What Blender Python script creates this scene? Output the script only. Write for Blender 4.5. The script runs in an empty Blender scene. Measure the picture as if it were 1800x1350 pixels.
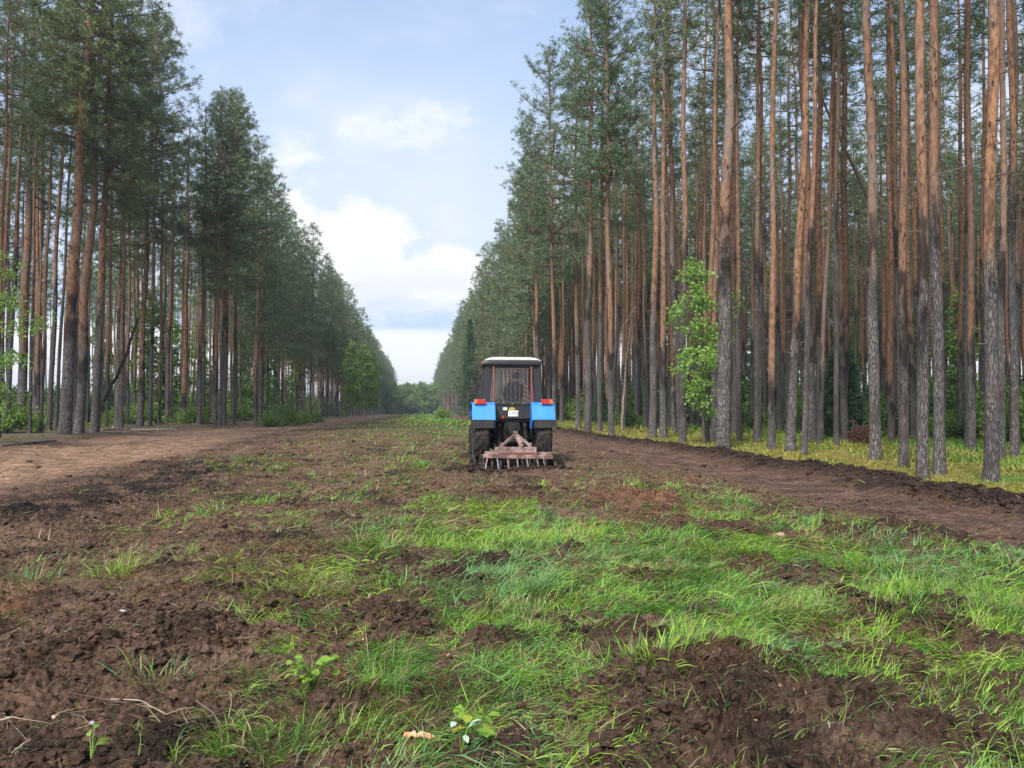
import bpy, bmesh, math, random
import numpy as np
from mathutils import Vector, Matrix
R = math.radians
SC = bpy.context.scene
COL = SC.collection

# ---------------------------------------------------------------- camera
CAM_H, FPX, HOR, VPX = 1.48, 1365.0, 716.0, 735.0
cam_d = bpy.data.cameras.new("camera"); cam = bpy.data.objects.new("camera", cam_d); COL.objects.link(cam)
cam_d.sensor_width = 36.0; cam_d.lens = 36.0 * FPX / 1800.0
cam_d.clip_start = 0.05; cam_d.clip_end = 9000.0
PITCH = math.atan((HOR - 675.0) / FPX); YAW = -math.atan((900.0 - VPX) / FPX)
cam.location = (0, 0, CAM_H)
cam.rotation_euler = (math.pi / 2 + PITCH, 0, YAW)
SC.camera = cam
CAM_M = (Matrix.Translation((0, 0, CAM_H)) @ cam.rotation_euler.to_matrix().to_4x4())

# ---------------------------------------------------------------- render settings
SC.render.engine = 'CYCLES'
cy = SC.cycles
cy.max_bounces = 5; cy.diffuse_bounces = 2; cy.glossy_bounces = 2; cy.transmission_bounces = 3
cy.transparent_max_bounces = 8; cy.volume_bounces = 0
cy.caustics_reflective = False; cy.caustics_refractive = False
cy.use_denoising = True
cy.sample_clamp_indirect = 4.0
SC.view_settings.view_transform = 'Standard'; SC.view_settings.look = 'None'
SC.view_settings.exposure = 1.25; SC.view_settings.gamma = 1.0

# ---------------------------------------------------------------- node helpers
class G:
    def __init__(s, tree): s.t = tree; s.n = tree.nodes; s.l = tree.links
    def new(s, typ, **kw):
        nd = s.n.new(typ)
        for k, v in kw.items(): setattr(nd, k, v)
        return nd
    def put(s, sock, v):
        if v is None: return
        if isinstance(v, bpy.types.NodeSocket): s.l.new(v, sock)
        elif isinstance(v, (tuple, list)):
            v = tuple(v)
            sock.default_value = v + (1.0,) if len(sock.default_value) == 4 and len(v) == 3 else v
        else:
            try: sock.default_value = v
            except TypeError: sock.default_value = (v, v, v)
    def m(s, op, a, b=None, c=None, clamp=False):
        nd = s.new('ShaderNodeMath', operation=op, use_clamp=clamp)
        for i, v in enumerate((a, b, c)):
            if v is not None: s.put(nd.inputs[i], v)
        return nd.outputs[0]
    def mix(s, f, a, b):
        nd = s.new('ShaderNodeMix', data_type='RGBA'); s.put(nd.inputs[0], f); s.put(nd.inputs[6], a); s.put(nd.inputs[7], b)
        return nd.outputs[2]
    def ss(s, v, a, b, lo=0.0, hi=1.0):
        nd = s.new('ShaderNodeMapRange', interpolation_type='SMOOTHSTEP')
        for i, q in enumerate((v, a, b, lo, hi)): s.put(nd.inputs[i], q)
        return nd.outputs[0]
    def noise(s, vec, scale, detail=3.0, rough=0.55, dist=0.0):
        nd = s.new('ShaderNodeTexNoise'); s.put(nd.inputs['Vector'], vec)
        nd.inputs['Scale'].default_value = scale; nd.inputs['Detail'].default_value = detail
        nd.inputs['Roughness'].default_value = rough; nd.inputs['Distortion'].default_value = dist
        return nd.outputs['Fac']
    def map(s, vec, scale):
        nd = s.new('ShaderNodeMapping'); s.put(nd.inputs[0], vec); nd.inputs['Scale'].default_value = scale
        return nd.outputs[0]
    def voro(s, vec, scale, feature='F1'):
        nd = s.new('ShaderNodeTexVoronoi', feature=feature); s.put(nd.inputs['Vector'], vec); nd.inputs['Scale'].default_value = scale
        return nd.outputs['Distance']
    def comb(s, x, y, z):
        nd = s.new('ShaderNodeCombineXYZ')
        for i, v in enumerate((x, y, z)): s.put(nd.inputs[i], v)
        return nd.outputs[0]
    def attr(s, name, out='Color'):
        return s.new('ShaderNodeAttribute', attribute_name=name).outputs[out]
    def bump(s, h, strength=0.5, dist=0.02):
        nd = s.new('ShaderNodeBump'); nd.inputs['Strength'].default_value = strength; nd.inputs['Distance'].default_value = dist
        s.put(nd.inputs['Height'], h); return nd.outputs[0]

# ---------------------------------------------------------------- world: sky and clouds
SUN_EL, SUN_AZ = R(45), R(-148)          # azimuth from +Y towards +X
W = bpy.data.worlds.new("World"); SC.world = W; W.use_nodes = True
g = G(W.node_tree); g.n.clear()
sky = g.new('ShaderNodeTexSky', sky_type='NISHITA', sun_disc=False, sun_elevation=SUN_EL, sun_rotation=SUN_AZ,
            altitude=100.0, air_density=1.0, dust_density=0.6, ozone_density=1.2)
vec = g.new('ShaderNodeTexCoord').outputs['Generated']
sx = g.new('ShaderNodeSeparateXYZ'); g.put(sx.inputs[0], vec)
X, Y, Z = sx.outputs
az = g.m('ARCTAN2', X, Y); el = g.m('ARCSINE', Z)
ae = g.comb(g.m('MULTIPLY', az, 1.0), g.m('MULTIPLY', el, 1.7), 0.0)
K = 4.35
veilc = (0.65 * K, 0.78 * K, 1.04 * K)
zc = g.m('MAXIMUM', g.m('ADD', Z, 0.12), 0.05)
pl = g.comb(g.m('DIVIDE', X, zc), g.m('DIVIDE', Y, zc), 0.0)
n_hi = g.noise(pl, 1.1, 6.0, 0.6, 0.4)
n_mid = g.noise(ae, 9.0, 8.0, 0.6, 0.25)
n_big = g.noise(ae, 3.2, 6.0, 0.55, 0.3)
veil = g.m('ADD', g.ss(el, 0.62, 0.12, 0.42, 0.88), g.m('MULTIPLY', g.m('SUBTRACT', n_hi, 0.5), 0.55), clamp=True)
col = g.mix(veil, sky.outputs[0], veilc)
def blob(a0, e0, ra, re):
    a = g.m('DIVIDE', g.m('SUBTRACT', az, a0), ra); e = g.m('DIVIDE', g.m('SUBTRACT', el, e0), re)
    return g.m('SUBTRACT', 1.0, g.m('SQRT', g.m('ADD', g.m('MULTIPLY', a, a), g.m('MULTIPLY', e, e))))
whitec = (0.98 * 4.7, 0.99 * 4.7, 1.0 * 4.7)
def cloud(col, blobs, amp, lo, hi, white, strength, noise):
    d = blobs[0]
    for b in blobs[1:]: d = g.m('MAXIMUM', d, b)
    d = g.m('ADD', d, g.m('MULTIPLY', g.m('SUBTRACT', noise, 0.5), amp))
    return g.mix(g.m('MULTIPLY', g.ss(d, lo, hi), strength), col, white), d
n_cu = g.noise(ae, 17.0, 9.0, 0.62, 0.35)
# broad soft veil clouds everywhere (the other sides of the sky too)
col = g.mix(g.m('MULTIPLY', g.ss(n_big, 0.48, 0.72), 0.55), col, whitec)
col = g.mix(g.m('MULTIPLY', g.ss(g.m('ADD', blob(-0.03, 0.22, 0.42, 0.30), g.m('MULTIPLY', g.m('SUBTRACT', n_big, 0.5), 0.9)), 0.0, 0.8), 0.55), col, (0.82 * 4.4, 0.90 * 4.4, 1.0 * 4.4))
# thin streak high in the gap
col, _ = cloud(col, [blob(-0.02, 0.345, 0.16, 0.045), blob(0.03, 0.362, 0.09, 0.04), blob(-0.16, 0.30, 0.08, 0.07)], 1.9, 0.30, 1.25, whitec, 0.75, n_cu)
# towering cumulus above the end of the clearing, with greyer undersides
cu, d = cloud(col, [blob(-0.075, 0.20, 0.10, 0.062), blob(-0.075, 0.235, 0.045, 0.036), blob(-0.17, 0.22, 0.06, 0.06), blob(0.02, 0.165, 0.12, 0.05), blob(-0.05, 0.15, 0.16, 0.05)], 1.35, 0.06, 0.46, whitec, 0.92, n_cu)
und = g.m('MULTIPLY', g.ss(g.m('ADD', el, g.m('MULTIPLY', g.m('SUBTRACT', n_mid, 0.5), 0.12)), 0.215, 0.15), g.ss(d, 0.3, 0.8))
col = g.mix(g.m('MULTIPLY', und, 0.5), cu, (0.74 * K, 0.80 * K, 0.93 * K))
# low bank: blue-grey base line with bright white below it
low = g.m('MULTIPLY', g.ss(el, 0.15, 0.115), g.ss(el, 0.098, 0.104))
low = g.m('MULTIPLY', low, g.ss(n_mid, 0.30, 0.55))
col = g.mix(g.m('MULTIPLY', low, 0.6), col, (0.52 * K, 0.70 * K, 0.93 * K))
col = g.mix(g.m('MULTIPLY', g.ss(el, 0.102, 0.092), 0.85), col, (0.97 * 4.6, 0.985 * 4.6, 1.0 * 4.6))
col = g.mix(g.m('MULTIPLY', g.ss(el, 0.05, 0.02), g.m('MULTIPLY', n_mid, 0.7)), col, (0.62 * K, 0.74 * K, 0.92 * K))
# broad glow added around the sun, behind the camera, to brighten the scene
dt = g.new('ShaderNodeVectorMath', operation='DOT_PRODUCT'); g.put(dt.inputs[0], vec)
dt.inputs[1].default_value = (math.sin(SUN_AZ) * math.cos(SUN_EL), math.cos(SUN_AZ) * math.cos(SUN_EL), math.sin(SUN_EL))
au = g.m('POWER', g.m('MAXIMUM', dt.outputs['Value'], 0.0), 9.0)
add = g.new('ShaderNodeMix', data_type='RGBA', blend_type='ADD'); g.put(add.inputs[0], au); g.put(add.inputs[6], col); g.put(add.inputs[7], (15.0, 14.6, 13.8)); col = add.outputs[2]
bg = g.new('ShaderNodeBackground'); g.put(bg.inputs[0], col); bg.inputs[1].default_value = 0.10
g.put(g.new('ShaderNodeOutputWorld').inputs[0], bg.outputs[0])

# ---------------------------------------------------------------- sun (veiled by cloud)
sl = bpy.data.lights.new("sun", 'SUN'); sl.energy = 2.5; sl.angle = R(11); sl.color = (1.0, 0.95, 0.87)
so = bpy.data.objects.new("sun", sl); COL.objects.link(so)
sd = Vector((math.sin(SUN_AZ) * math.cos(SUN_EL), math.cos(SUN_AZ) * math.cos(SUN_EL), math.sin(SUN_EL)))
so.rotation_euler = sd.to_track_quat('Z', 'Y').to_euler(); so.location = (0, 0, 60)

# ---------------------------------------------------------------- scene helpers
def ray(px, py):
    d = Vector(((px - 900.0) / FPX, (675.0 - py) / FPX, -1.0))
    return CAM_M.to_3x3() @ d
def at(px, py, z=0.0):
    d = ray(px, py); t = (z - CAM_H) / d.z
    return Vector((d.x * t, d.y * t, z))
def at_y(px, py, y):
    d = ray(px, py); t = y / d.y
    return Vector((d.x * t, y, CAM_H + d.z * t))
def proj(P):
    """world -> photo pixels (n,2) and depth, used only to judge what is in view"""
    M = np.array(CAM_M.inverted()); P = np.asarray(P, float)
    c = P @ M[:3, :3].T + M[:3, 3]
    d = np.maximum(-c[:, 2], 1e-3)
    return 900 + c[:, 0] / d * FPX, 675 - c[:, 1] / d * FPX, -c[:, 2]
def tag(o, label=None, cat=None, group=None, kind=None):
    if label: o['label'] = label
    if cat: o['category'] = cat
    if group: o['group'] = group
    if kind: o['kind'] = kind
    return o
def empty(name, loc=(0, 0, 0), rz=0.0, **kw):
    o = bpy.data.objects.new(name, None); o.empty_display_size = 0.2; COL.objects.link(o)
    o.location = loc; o.rotation_euler = (0, 0, rz); return tag(o, **kw)
def link(name, me, parent=None):
    o = bpy.data.objects.new(name, me); COL.objects.link(o)
    if parent is not None: o.parent = parent
    return o
def np_mesh(name, V, loops, sizes, mats=(), midx=None, smooth=False):
    me = bpy.data.meshes.new(name)
    V = np.ascontiguousarray(V, np.float32); loops = np.ascontiguousarray(loops, np.int32).ravel(); sizes = np.asarray(sizes, np.int32)
    me.vertices.add(len(V)); me.vertices.foreach_set('co', V.ravel())
    me.loops.add(len(loops)); me.loops.foreach_set('vertex_index', loops)
    me.polygons.add(len(sizes))
    st = np.zeros(len(sizes), np.int32); st[1:] = np.cumsum(sizes)[:-1]
    me.polygons.foreach_set('loop_start', st)
    if midx is not None: me.polygons.foreach_set('material_index', np.asarray(midx, np.int32))
    me.polygons.foreach_set('use_smooth', np.full(len(sizes), smooth, bool))
    for mt in mats: me.materials.append(mt)
    me.update(calc_edges=True); return me
def add_attr(me, name, arr, typ='FLOAT_COLOR'):
    a = me.attributes.new(name, typ, 'POINT')
    if typ == 'FLOAT_COLOR':
        arr = np.concatenate([arr, np.ones((len(arr), 1))], 1) if arr.shape[1] == 3 else arr
        a.data.foreach_set('color', np.ascontiguousarray(arr, np.float32).ravel())
    elif typ == 'FLOAT_VECTOR': a.data.foreach_set('vector', np.ascontiguousarray(arr, np.float32).ravel())
    else: a.data.foreach_set('value', np.ascontiguousarray(arr))
class Acc:
    """collects numpy geometry of mixed faces into one mesh"""
    def __init__(s): s.V = []; s.L = []; s.S = []; s.M = []; s.n = 0
    def add(s, V, F, mat=0):
        V = np.asarray(V, float).reshape(-1, 3); F = np.asarray(F, int)
        s.V.append(V); s.L.append((F + s.n).ravel()); s.S.append(np.full(len(F), F.shape[1])); s.M.append(np.full(len(F), mat)); s.n += len(V)
    def mesh(s, name, mats, smooth=False):
        return np_mesh(name, np.concatenate(s.V), np.concatenate(s.L), np.concatenate(s.S), mats, np.concatenate(s.M), smooth)
def tube_np(P, rad, na=6, cap=False):
    P = np.asarray(P, float); n = len(P); rad = np.broadcast_to(np.asarray(rad, float), (n,))
    T = np.gradient(P, axis=0); T /= np.linalg.norm(T, axis=1)[:, None] + 1e-9
    up = np.array([0, 0, 1.0]) if abs(T[:, 2]).mean() < 0.9 else np.array([1.0, 0, 0])
    A = np.cross(T, up); A /= np.linalg.norm(A, axis=1)[:, None] + 1e-9; B = np.cross(T, A)
    th = np.arange(na) / na * 2 * math.pi
    V = P[:, None] + rad[:, None, None] * (A[:, None] * np.cos(th)[None, :, None] + B[:, None] * np.sin(th)[None, :, None])
    i = np.arange(n - 1)[:, None] * na; j = np.arange(na)[None]; j2 = (j + 1) % na
    F = np.stack([i + j, i + j2, i + na + j2, i + na + j], -1).reshape(-1, 4)
    return V.reshape(-1, 3), F

# ---------------------------------------------------------------- numpy noise
def _h(ix, iy, seed):
    n = (ix.astype(np.int64) * 374761393 + iy.astype(np.int64) * 668265263 + seed * 974634777) & 0xffffffff
    n = ((n ^ (n >> 13)) * 1274126177) & 0xffffffff
    return ((n ^ (n >> 16)) & 0xffff) / 65535.0
def pn(x, y, seed=0):
    """gradient noise about -0.7..0.7"""
    x = np.asarray(x, float); y = np.asarray(y, float)
    ix = np.floor(x); iy = np.floor(y); fx = x - ix; fy = y - iy
    u = fx * fx * fx * (fx * (fx * 6 - 15) + 10); v = fy * fy * fy * (fy * (fy * 6 - 15) + 10)
    def gr(dx, dy):
        a = _h(ix + dx, iy + dy, seed) * 2 * math.pi
        return np.cos(a) * (fx - dx) + np.sin(a) * (fy - dy)
    a = gr(0, 0) * (1 - u) + gr(1, 0) * u; b = gr(0, 1) * (1 - u) + gr(1, 1) * u
    return a * (1 - v) + b * v
def fbm(x, y, seed=0, oct=4, gain=0.5):
    s = 0; a = 1.0
    for k in range(oct): s = s + a * pn(x * 2 ** k, y * 2 ** k, seed + 17 * k); a *= gain
    return s
def sst(x, a, b):
    t = np.clip((np.asarray(x, float) - a) / (b - a), 0, 1); return t * t * (3 - 2 * t)
# ---------------------------------------------------------------- ground shape and zones
RIDGE = lambda y: np.interp(y, [0, 9.9, 13, 15.6, 21.5, 25.7, 30, 37, 50, 80, 500], [7.9, 8.35, 8.75, 9.0, 9.15, 9.0, 8.6, 8.3, 8.7, 9.5, 10.0]) + 0.12 * np.sin(np.asarray(y) * 0.9 + 0.5) + 0.25 * pn(np.asarray(y) * 0.5, np.asarray(y) * 0 + 3.3, 5)
TRW = lambda y: np.interp(y, [6, 12, 20, 40], [2.0, 3.0, 3.6, 3.5])
LBANK = lambda y: np.interp(y, [15, 27, 38, 46, 57, 80, 500], [-13.2, -13.4, -14.4, -14.3, -13.3, -12.4, -12.8]) + 0.5 * pn(np.asarray(y) * 0.3, np.asarray(y) * 0 + 1.3, 6)
# grass cover of the field, read off the photograph row by row (0..9), laid on the ground where it grows
G_ROWS = [736, 780, 820, 860, 900, 950, 1000, 1060, 1130, 1200, 1270, 1350, 1420]
G_TAB = np.array([
 [0,0,0,0,0,0,3,4,6,4,4,3,0,0,0,0,0,0,0],
 [0,0,0,0,0,3,4,5,5,4,1,0,0,0,0,0,0,0,0],
 [0,0,0,1,5,5,3,5,4,2,3,3,0,0,0,0,0,0,0],
 [0,1,0,1,3,4,4,4,2,2,3,4,4,3,1,0,0,0,0],
 [0,0,1,2,3,3,3,4,7,7,3,3,6,6,4,2,0,0,0],
 [0,0,3,3,2,2,5,6,6,9,8,8,8,8,8,8,6,4,2],
 [1,3,3,3,2,5,7,4,5,8,8,8,9,9,8,9,9,9,8],
 [2,1,2,1,4,6,6,5,7,7,5,7,9,9,9,9,9,9,9],
 [1,1,1,1,2,4,5,4,5,7,7,2,6,9,9,8,9,9,9],
 [0,1,1,1,3,4,5,6,7,8,6,2,2,3,8,9,8,6,8],
 [0,1,1,3,4,4,6,7,8,9,8,6,2,2,4,5,7,6,7],
 [1,1,2,3,4,5,5,6,8,8,9,8,4,2,3,4,5,6,8],
 [1,1,2,3,4,5,5,6,7,8,8,8,4,1,2,2,3,4,7]], float) / 9.0
def cover(x, y):
    x = np.asarray(x, float); y = np.asarray(y, float)
    px, py, d = proj(np.stack([x.ravel(), y.ravel(), np.zeros(x.size)], 1))
    px = np.clip(px, 0, 1799.9); py = np.clip(py, G_ROWS[0], G_ROWS[-1] - .01)
    r = np.interp(py, G_ROWS, np.arange(len(G_ROWS))); c = px / 100.0
    r0 = np.minimum(r.astype(int), len(G_ROWS) - 2); c0 = np.minimum(c.astype(int), 17); fr = r - r0; fc = c - c0
    v = (G_TAB[r0, c0] * (1 - fr) * (1 - fc) + G_TAB[r0 + 1, c0] * fr * (1 - fc) + G_TAB[r0, c0 + 1] * (1 - fr) * fc + G_TAB[r0 + 1, c0 + 1] * fr * fc)
    v = np.where(d < 0.5, 0.5, v).reshape(x.shape)
    far = sst(y, 60, 110)
    strip = np.exp(-((x - 1.2) / 3.0) ** 2) * .8 + 0.30 * sst(np.abs(x), 10, 4)
    return v * (1 - far) + strip * far
# bare lumps of earth turned up through the grass: photo spot, half sizes in metres, height, redness
MOUNDS = [(1415,1015,.42,.15,.10,0),(1340,1000,.30,.10,.05,.3),(1590,1085,.50,.14,.10,0),(1640,1112,.25,.13,.08,0),(1500,1062,.17,.11,.08,0),(1535,1160,.30,.13,.05,.5),(1725,1215,.42,.17,.10,.3),(1110,885,.9,.40,.13,1),(1190,925,.5,.22,.09,.2),(1560,935,.7,.16,.09,0),(1650,948,.7,.16,.09,0),(1490,945,.4,.15,.06,.3),
 (655,1085,.20,.13,.07,.2),(720,1095,.20,.12,.08,0),(868,1132,.22,.17,.08,.2),(520,1075,.20,.09,.08,0),(790,1012,.2,.1,.05,.2),(835,1068,.17,.1,.06,0),(705,915,.25,.12,.07,0),(590,925,.25,.12,.07,0),(1075,1130,.28,.2,.09,.3),(955,1050,.14,.1,.05,0),(610,1240,.18,.13,.06,0),(1280,1185,.5,.28,.07,.6),(1340,1290,.55,.22,.05,.2),(1210,1260,.35,.2,.07,.1),(730,1228,.14,.1,.06,0),(690,1120,.2,.1,.06,.2),(540,985,.3,.2,.05,.8),(430,960,.3,.15,.07,0),(300,1010,.3,.12,.07,0),(330,1120,.25,.14,.07,0),(160,1150,.25,.15,.06,.2),(90,1060,.25,.12,.07,0),(380,1060,.25,.12,.06,0),(900,880,.8,.4,.06,.3),(1500,1250,.4,.2,.06,.1),(1620,1300,.5,.2,.06,.2),(1150,1340,.3,.15,.05,.1),(910,1330,.16,.1,.05,0),(1000,970,.2,.1,.05,0),(1140,1010,.22,.1,.05,0),(860,985,.2,.1,.05,0),(1760,1140,.2,.1,.06,0),(1290,930,.4,.2,.06,.2),(1380,905,.4,.18,.07,0)]
MND = [(at(a, b).x, at(a, b).y, rx, ry, h, rd) for a, b, rx, ry, h, rd in MOUNDS]
def mounds(x, y):
    m = np.zeros(np.shape(x)); hh = np.zeros(np.shape(x)); rr = np.zeros(np.shape(x)); wx = x + .16 * pn(x * 2.6, y * 2.6, 301) + .06 * pn(x * 8, y * 8, 303); wy = y + .16 * pn(x * 2.6, y * 2.6, 302) + .06 * pn(x * 8, y * 8, 304)
    for (a, b, rx, ry, h, rd) in MND:
        e = np.exp(-(((wx - a) / rx) ** 2 + ((wy - b) / (ry * 1.5)) ** 2) ** 1.3); m = np.maximum(m, e); hh = np.maximum(hh, h * e); rr = np.maximum(rr, rd * e)
    return m, hh, rr
def patchy(x, y):
    """0..1 cover after breaking it into tufts and bare clods, along the working direction"""
    c = cover(x, y)
    n = 0.45 * pn(x * 1.5, y * 1.0, 41) + 0.55 * pn(x * 3.9 + 5, y * 2.9, 42) + 0.55 * pn(x * 8.5, y * 7.0, 43) + .3 * pn(x * 17, y * 15, 44)
    c = np.minimum(c * (1.06 + .12 * sst(-x, .2, 1.6) * sst(y, 16, 10) - .30 * sst(y, 12, 16) * sst(y, 90, 60)) + .03 * (c > .05), 1); return np.clip(sst(n, 0.36 - 1.05 * c, 0.92 - 1.05 * c) * (1 - 1.15 * mounds(x, y)[0]), 0, 1)
def base_h(x, y):
    x = np.asarray(x, float); y = np.asarray(y, float)
    z = -0.0055 * np.maximum(y - 60, 0) ** 1.0 * sst(y, 55, 100)
    lb = LBANK(y); z = z + 0.24 * sst(-(x - lb), -1.2, 1.6) + 0.10 * sst(-(x + 20), 0, 20)
    rg = RIDGE(y); dx = x - rg
    z = z + 0.10 * sst(dx, -0.3, 0.8)
    z = z + (0.15 + 0.10 * pn(x * 1.2, y * 1.2, 11)) * np.exp(-(dx / 0.42) ** 2) * sst(y, 210, 120)
    z = z - 0.07 * np.exp(-((dx + 1.9) / 1.1) ** 2)
    z = z + 0.10 * fbm(x * 0.13, y * 0.13, 21, 3)
    return z
def churn(x, y):
    """how broken up the soil is, 0 (trodden, forest floor) .. 1"""
    rg = RIDGE(y); lb = LBANK(y)
    c = sst(x, lb + 5.2, lb + 7.2) * sst(-(x - rg) - TRW(y), -1.0, .2)
    berm = np.exp(-((x - rg) / 0.6) ** 2) * 1.0
    return np.clip(np.maximum(c, berm), 0, 1)
def hf(x, y):
    x = np.asarray(x, float); y = np.asarray(y, float)
    z = base_h(x, y); c = churn(x, y); gp = patchy(x, y)
    near = sst(np.hypot(x, y), 70, 25)
    rough = c * (1 - 0.45 * gp) * (0.75 + 0.9 * np.clip(pn(x * .35, y * .35, 31), -.5, .6))
    b = lambda k, sd: np.abs(pn(x * k, y * k, sd)) * 2 - 0.35
    wx = x + 0.08 * pn(x * 3, y * 3, 71); wy = y + 0.08 * pn(x * 3, y * 3, 72)
    b2 = lambda k, sd: 0.5 - np.abs(pn(wx * k, wy * k, sd)) * 2
    t = 0.11 * pn(x * 0.9, y * 0.75, 51) + 0.095 * b2(1.9, 52) + 0.060 * b2(4.1, 53) * (0.6 + pn(x * .8, y * .8, 59)) + 0.042 * b2(9.5, 54) * (.7 + 1.2 * pn(x * 1.7, y * 1.7, 63)) + 0.075 * np.abs(pn(x * 15, y * 15, 55)) + 0.060 * pn(x * 27, y * 27, 62) * (.6 + pn(x * 2.3, y * 2.3, 66)) + 0.030 * pn(x * 52, y * 52, 56)
    z = z + rough * near * t + mounds(x, y)[1] * (1 + .8 * b2(6.5, 64)) + (1 - c) * near * (0.035 * pn(x * 1.7, y * 1.7, 57) + 0.022 * np.abs(pn(x * 6, y * 6, 58)) + .016 * pn(x * 14, y * 14, 60) + .010 * pn(x * 31, y * 31, 65))
    wk = sst(-np.abs(x - 2.3 + .02 * (17.5 - y)), -1.15, -.85) * sst(y, 9.5, 13) * sst(-y, -17.7, -17.2)      # grooves left by the discs
    z = z + wk * (.030 * np.sin((x + .06 * pn(x * .7, y * .9, 67)) * 2 * math.pi / .185) * (.6 + pn(x * 2, y * 1.2, 68)) )
    lb = LBANK(y); trk = sst(x, lb, lb + 1) * sst(-(x - lb), -6.5, -5)
    z = z + near * trk * 0.03 * pn(x * 1.3, y * .7, 61)
    return z
def soil_colour(x, y):
    lb = LBANK(y); rg = RIDGE(y); c = churn(x, y)
    L = lambda v: np.array(v)[None, :]
    brown, dark, red = L((.120, .073, .049)), L((.040, .027, .021)), L((.172, .086, .048))
    n1 = fbm(x * .45, y * .35, 81, 3)[:, None]; n2 = fbm(x * 1.6, y * 1.3, 82, 3)[:, None]; n3 = fbm(x * 6, y * 6, 83, 2)[:, None]
    col = brown * (1 + 0.25 * n3) + 0 * n1
    dk = sst(0.75 * n2 + 0.5 * n1, 0.02, 0.4); col = col * (1 - dk) + dark * dk
    rd = sst(0.7 * n2 - 0.6 * n1, 0.22, 0.55); col = col * (1 - .75 * rd) + red * .75 * rd
    dr = sst(.7 * fbm(x * .9 + 3, y * .7, 84, 4)[:, None] - .3 * n1, .12, .42) * .45; col = col * (1 - dr) + L((.185, .125, .088)) * dr
    mm, _, mr = mounds(x, y); mm = mm[:, None] * .85; mr = mr[:, None]; col = col * (1 - mm) + (L((.048, .031, .023)) * (1 - mr) + L((.140, .072, .043)) * mr) * mm
    # black humus strip left of the middle, at photo distance 9..22 m
    hs = (np.exp(-((x + 5.6 - .02 * y) / 1.5) ** 2) * sst(y, 7.5, 10) * sst(y, 27, 20))[:, None] * sst(n2, -.5, .1)
    col = col * (1 - .9 * hs) + L((.017, .0125, .012)) * .9 * hs
    # red ridge of earth turned up beside the tractor
    rr = np.exp(-((x - 3.6) / 0.9) ** 2 - ((y - 11.4) / 1.9) ** 2)[:, None]; col = col * (1 - .8 * rr) + L((.145, .070, .042)) * .8 * rr
    # trodden tan track at left, brown track at right
    tl = (sst(x, lb - .6, lb + .8) * sst(-x, -lb - 6.6, -lb - 5.2))[:, None]
    tan = L((.225, .142, .092)) * (1 + .65 * n2 + .5 * n3); col = col * (1 - tl) + tan * tl
    tl2 = np.exp(-((x + 4.6) / .7) ** 2 - ((y - 9.0) / 1.3) ** 2)[:, None]; col = col * (1 - tl2) + L((.15, .095, .066)) * tl2
    tr = (sst(x - rg + TRW(y), -.2, .8) * sst(-(x - rg), .5, 1.1))[:, None]
    trc = L((.108, .066, .046)) * (1 + .8 * n2 + .6 * n3); col = col * (1 - tr) + trc * tr
    bm = np.exp(-((x - rg + .05) / .55) ** 2)[:, None]; col = col * (1 - bm) + L((.034, .021, .017)) * (1 + .5 * n3) * bm
    # forest floors
    fr = sst(x, rg + .35, rg + .85)[:, None]
    moss = L((.190, .165, .040)); moss2 = L((.105, .150, .035)); lit = L((.10, .075, .045))
    mz = sst(n1 + .03 * (x - rg - 6)[:, None], -.2, .4); mc = moss * (1 - mz) + moss2 * mz
    lz = sst(n2, .15, .6) * .6; mc = mc * (1 - lz) + lit * lz
    col = col * (1 - fr) + mc * fr
    fl = sst(-x, -lb + .1, -lb + 1.2)[:, None]
    lc = L((.120, .092, .066)) * (1 + .3 * n3); gz = sst(n1 + .05 * (-x + lb - 5)[:, None], -.05, .45); lc = lc * (1 - gz) + L((.085, .105, .034)) * gz
    col = col * (1 - fl) + lc * fl
    # thin green under the grass; the far field greens over
    gp = (patchy(x, y) * c)[:, None]; gg = gp * sst(y, 14, 45)[:, None] * .75
    col = col * (1 - gg) + L((.075, .125, .030)) * gg
    return np.clip(col, .004, 1)

def m_soil():
    m = bpy.data.materials.new("soil"); m.use_nodes = True; q = G(m.node_tree); b = q.n['Principled BSDF']
    P = q.new('ShaderNodeNewGeometry').outputs['Position']
    a = q.attr('soil_col')
    f = q.noise(P, 30.0, 7, .72); f2 = q.noise(P, 7.0, 4, .6)
    k = q.m('ADD', q.m('MULTIPLY', q.m('SUBTRACT', f, .5), 4.6), q.m('MULTIPLY', q.m('SUBTRACT', f2, .5), 2.4)); k = q.m('MINIMUM', q.m('MAXIMUM', q.m('ADD', k, 1.0), .22), 2.4)
    mul = q.new('ShaderNodeVectorMath', operation='SCALE'); q.put(mul.inputs[0], a); q.put(mul.inputs['Scale'], k)
    # pale straw and bark crumbs
    v = q.voro(q.map(P, (1.0, .45, 1.0)), 55.0); n = q.noise(P, 5.0, 2)
    crumb = q.m('MULTIPLY', q.ss(v, .16, .09), q.ss(n, .56, .66))
    c = q.mix(q.m('MULTIPLY', crumb, .7), mul.outputs[0], (.24, .17, .11))
    q.put(b.inputs['Base Color'], c); b.inputs['Roughness'].default_value = .95
    b.inputs['Specular IOR Level'].default_value = .12
    q.put(b.inputs['Normal'], q.bump(q.m('ADD', q.noise(P, 55, 7, .75), q.m('MULTIPLY', q.noise(P, 16, 4, .6), 1.4)), 1.0, .035))
    return m
M_SOIL = m_soil()

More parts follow.
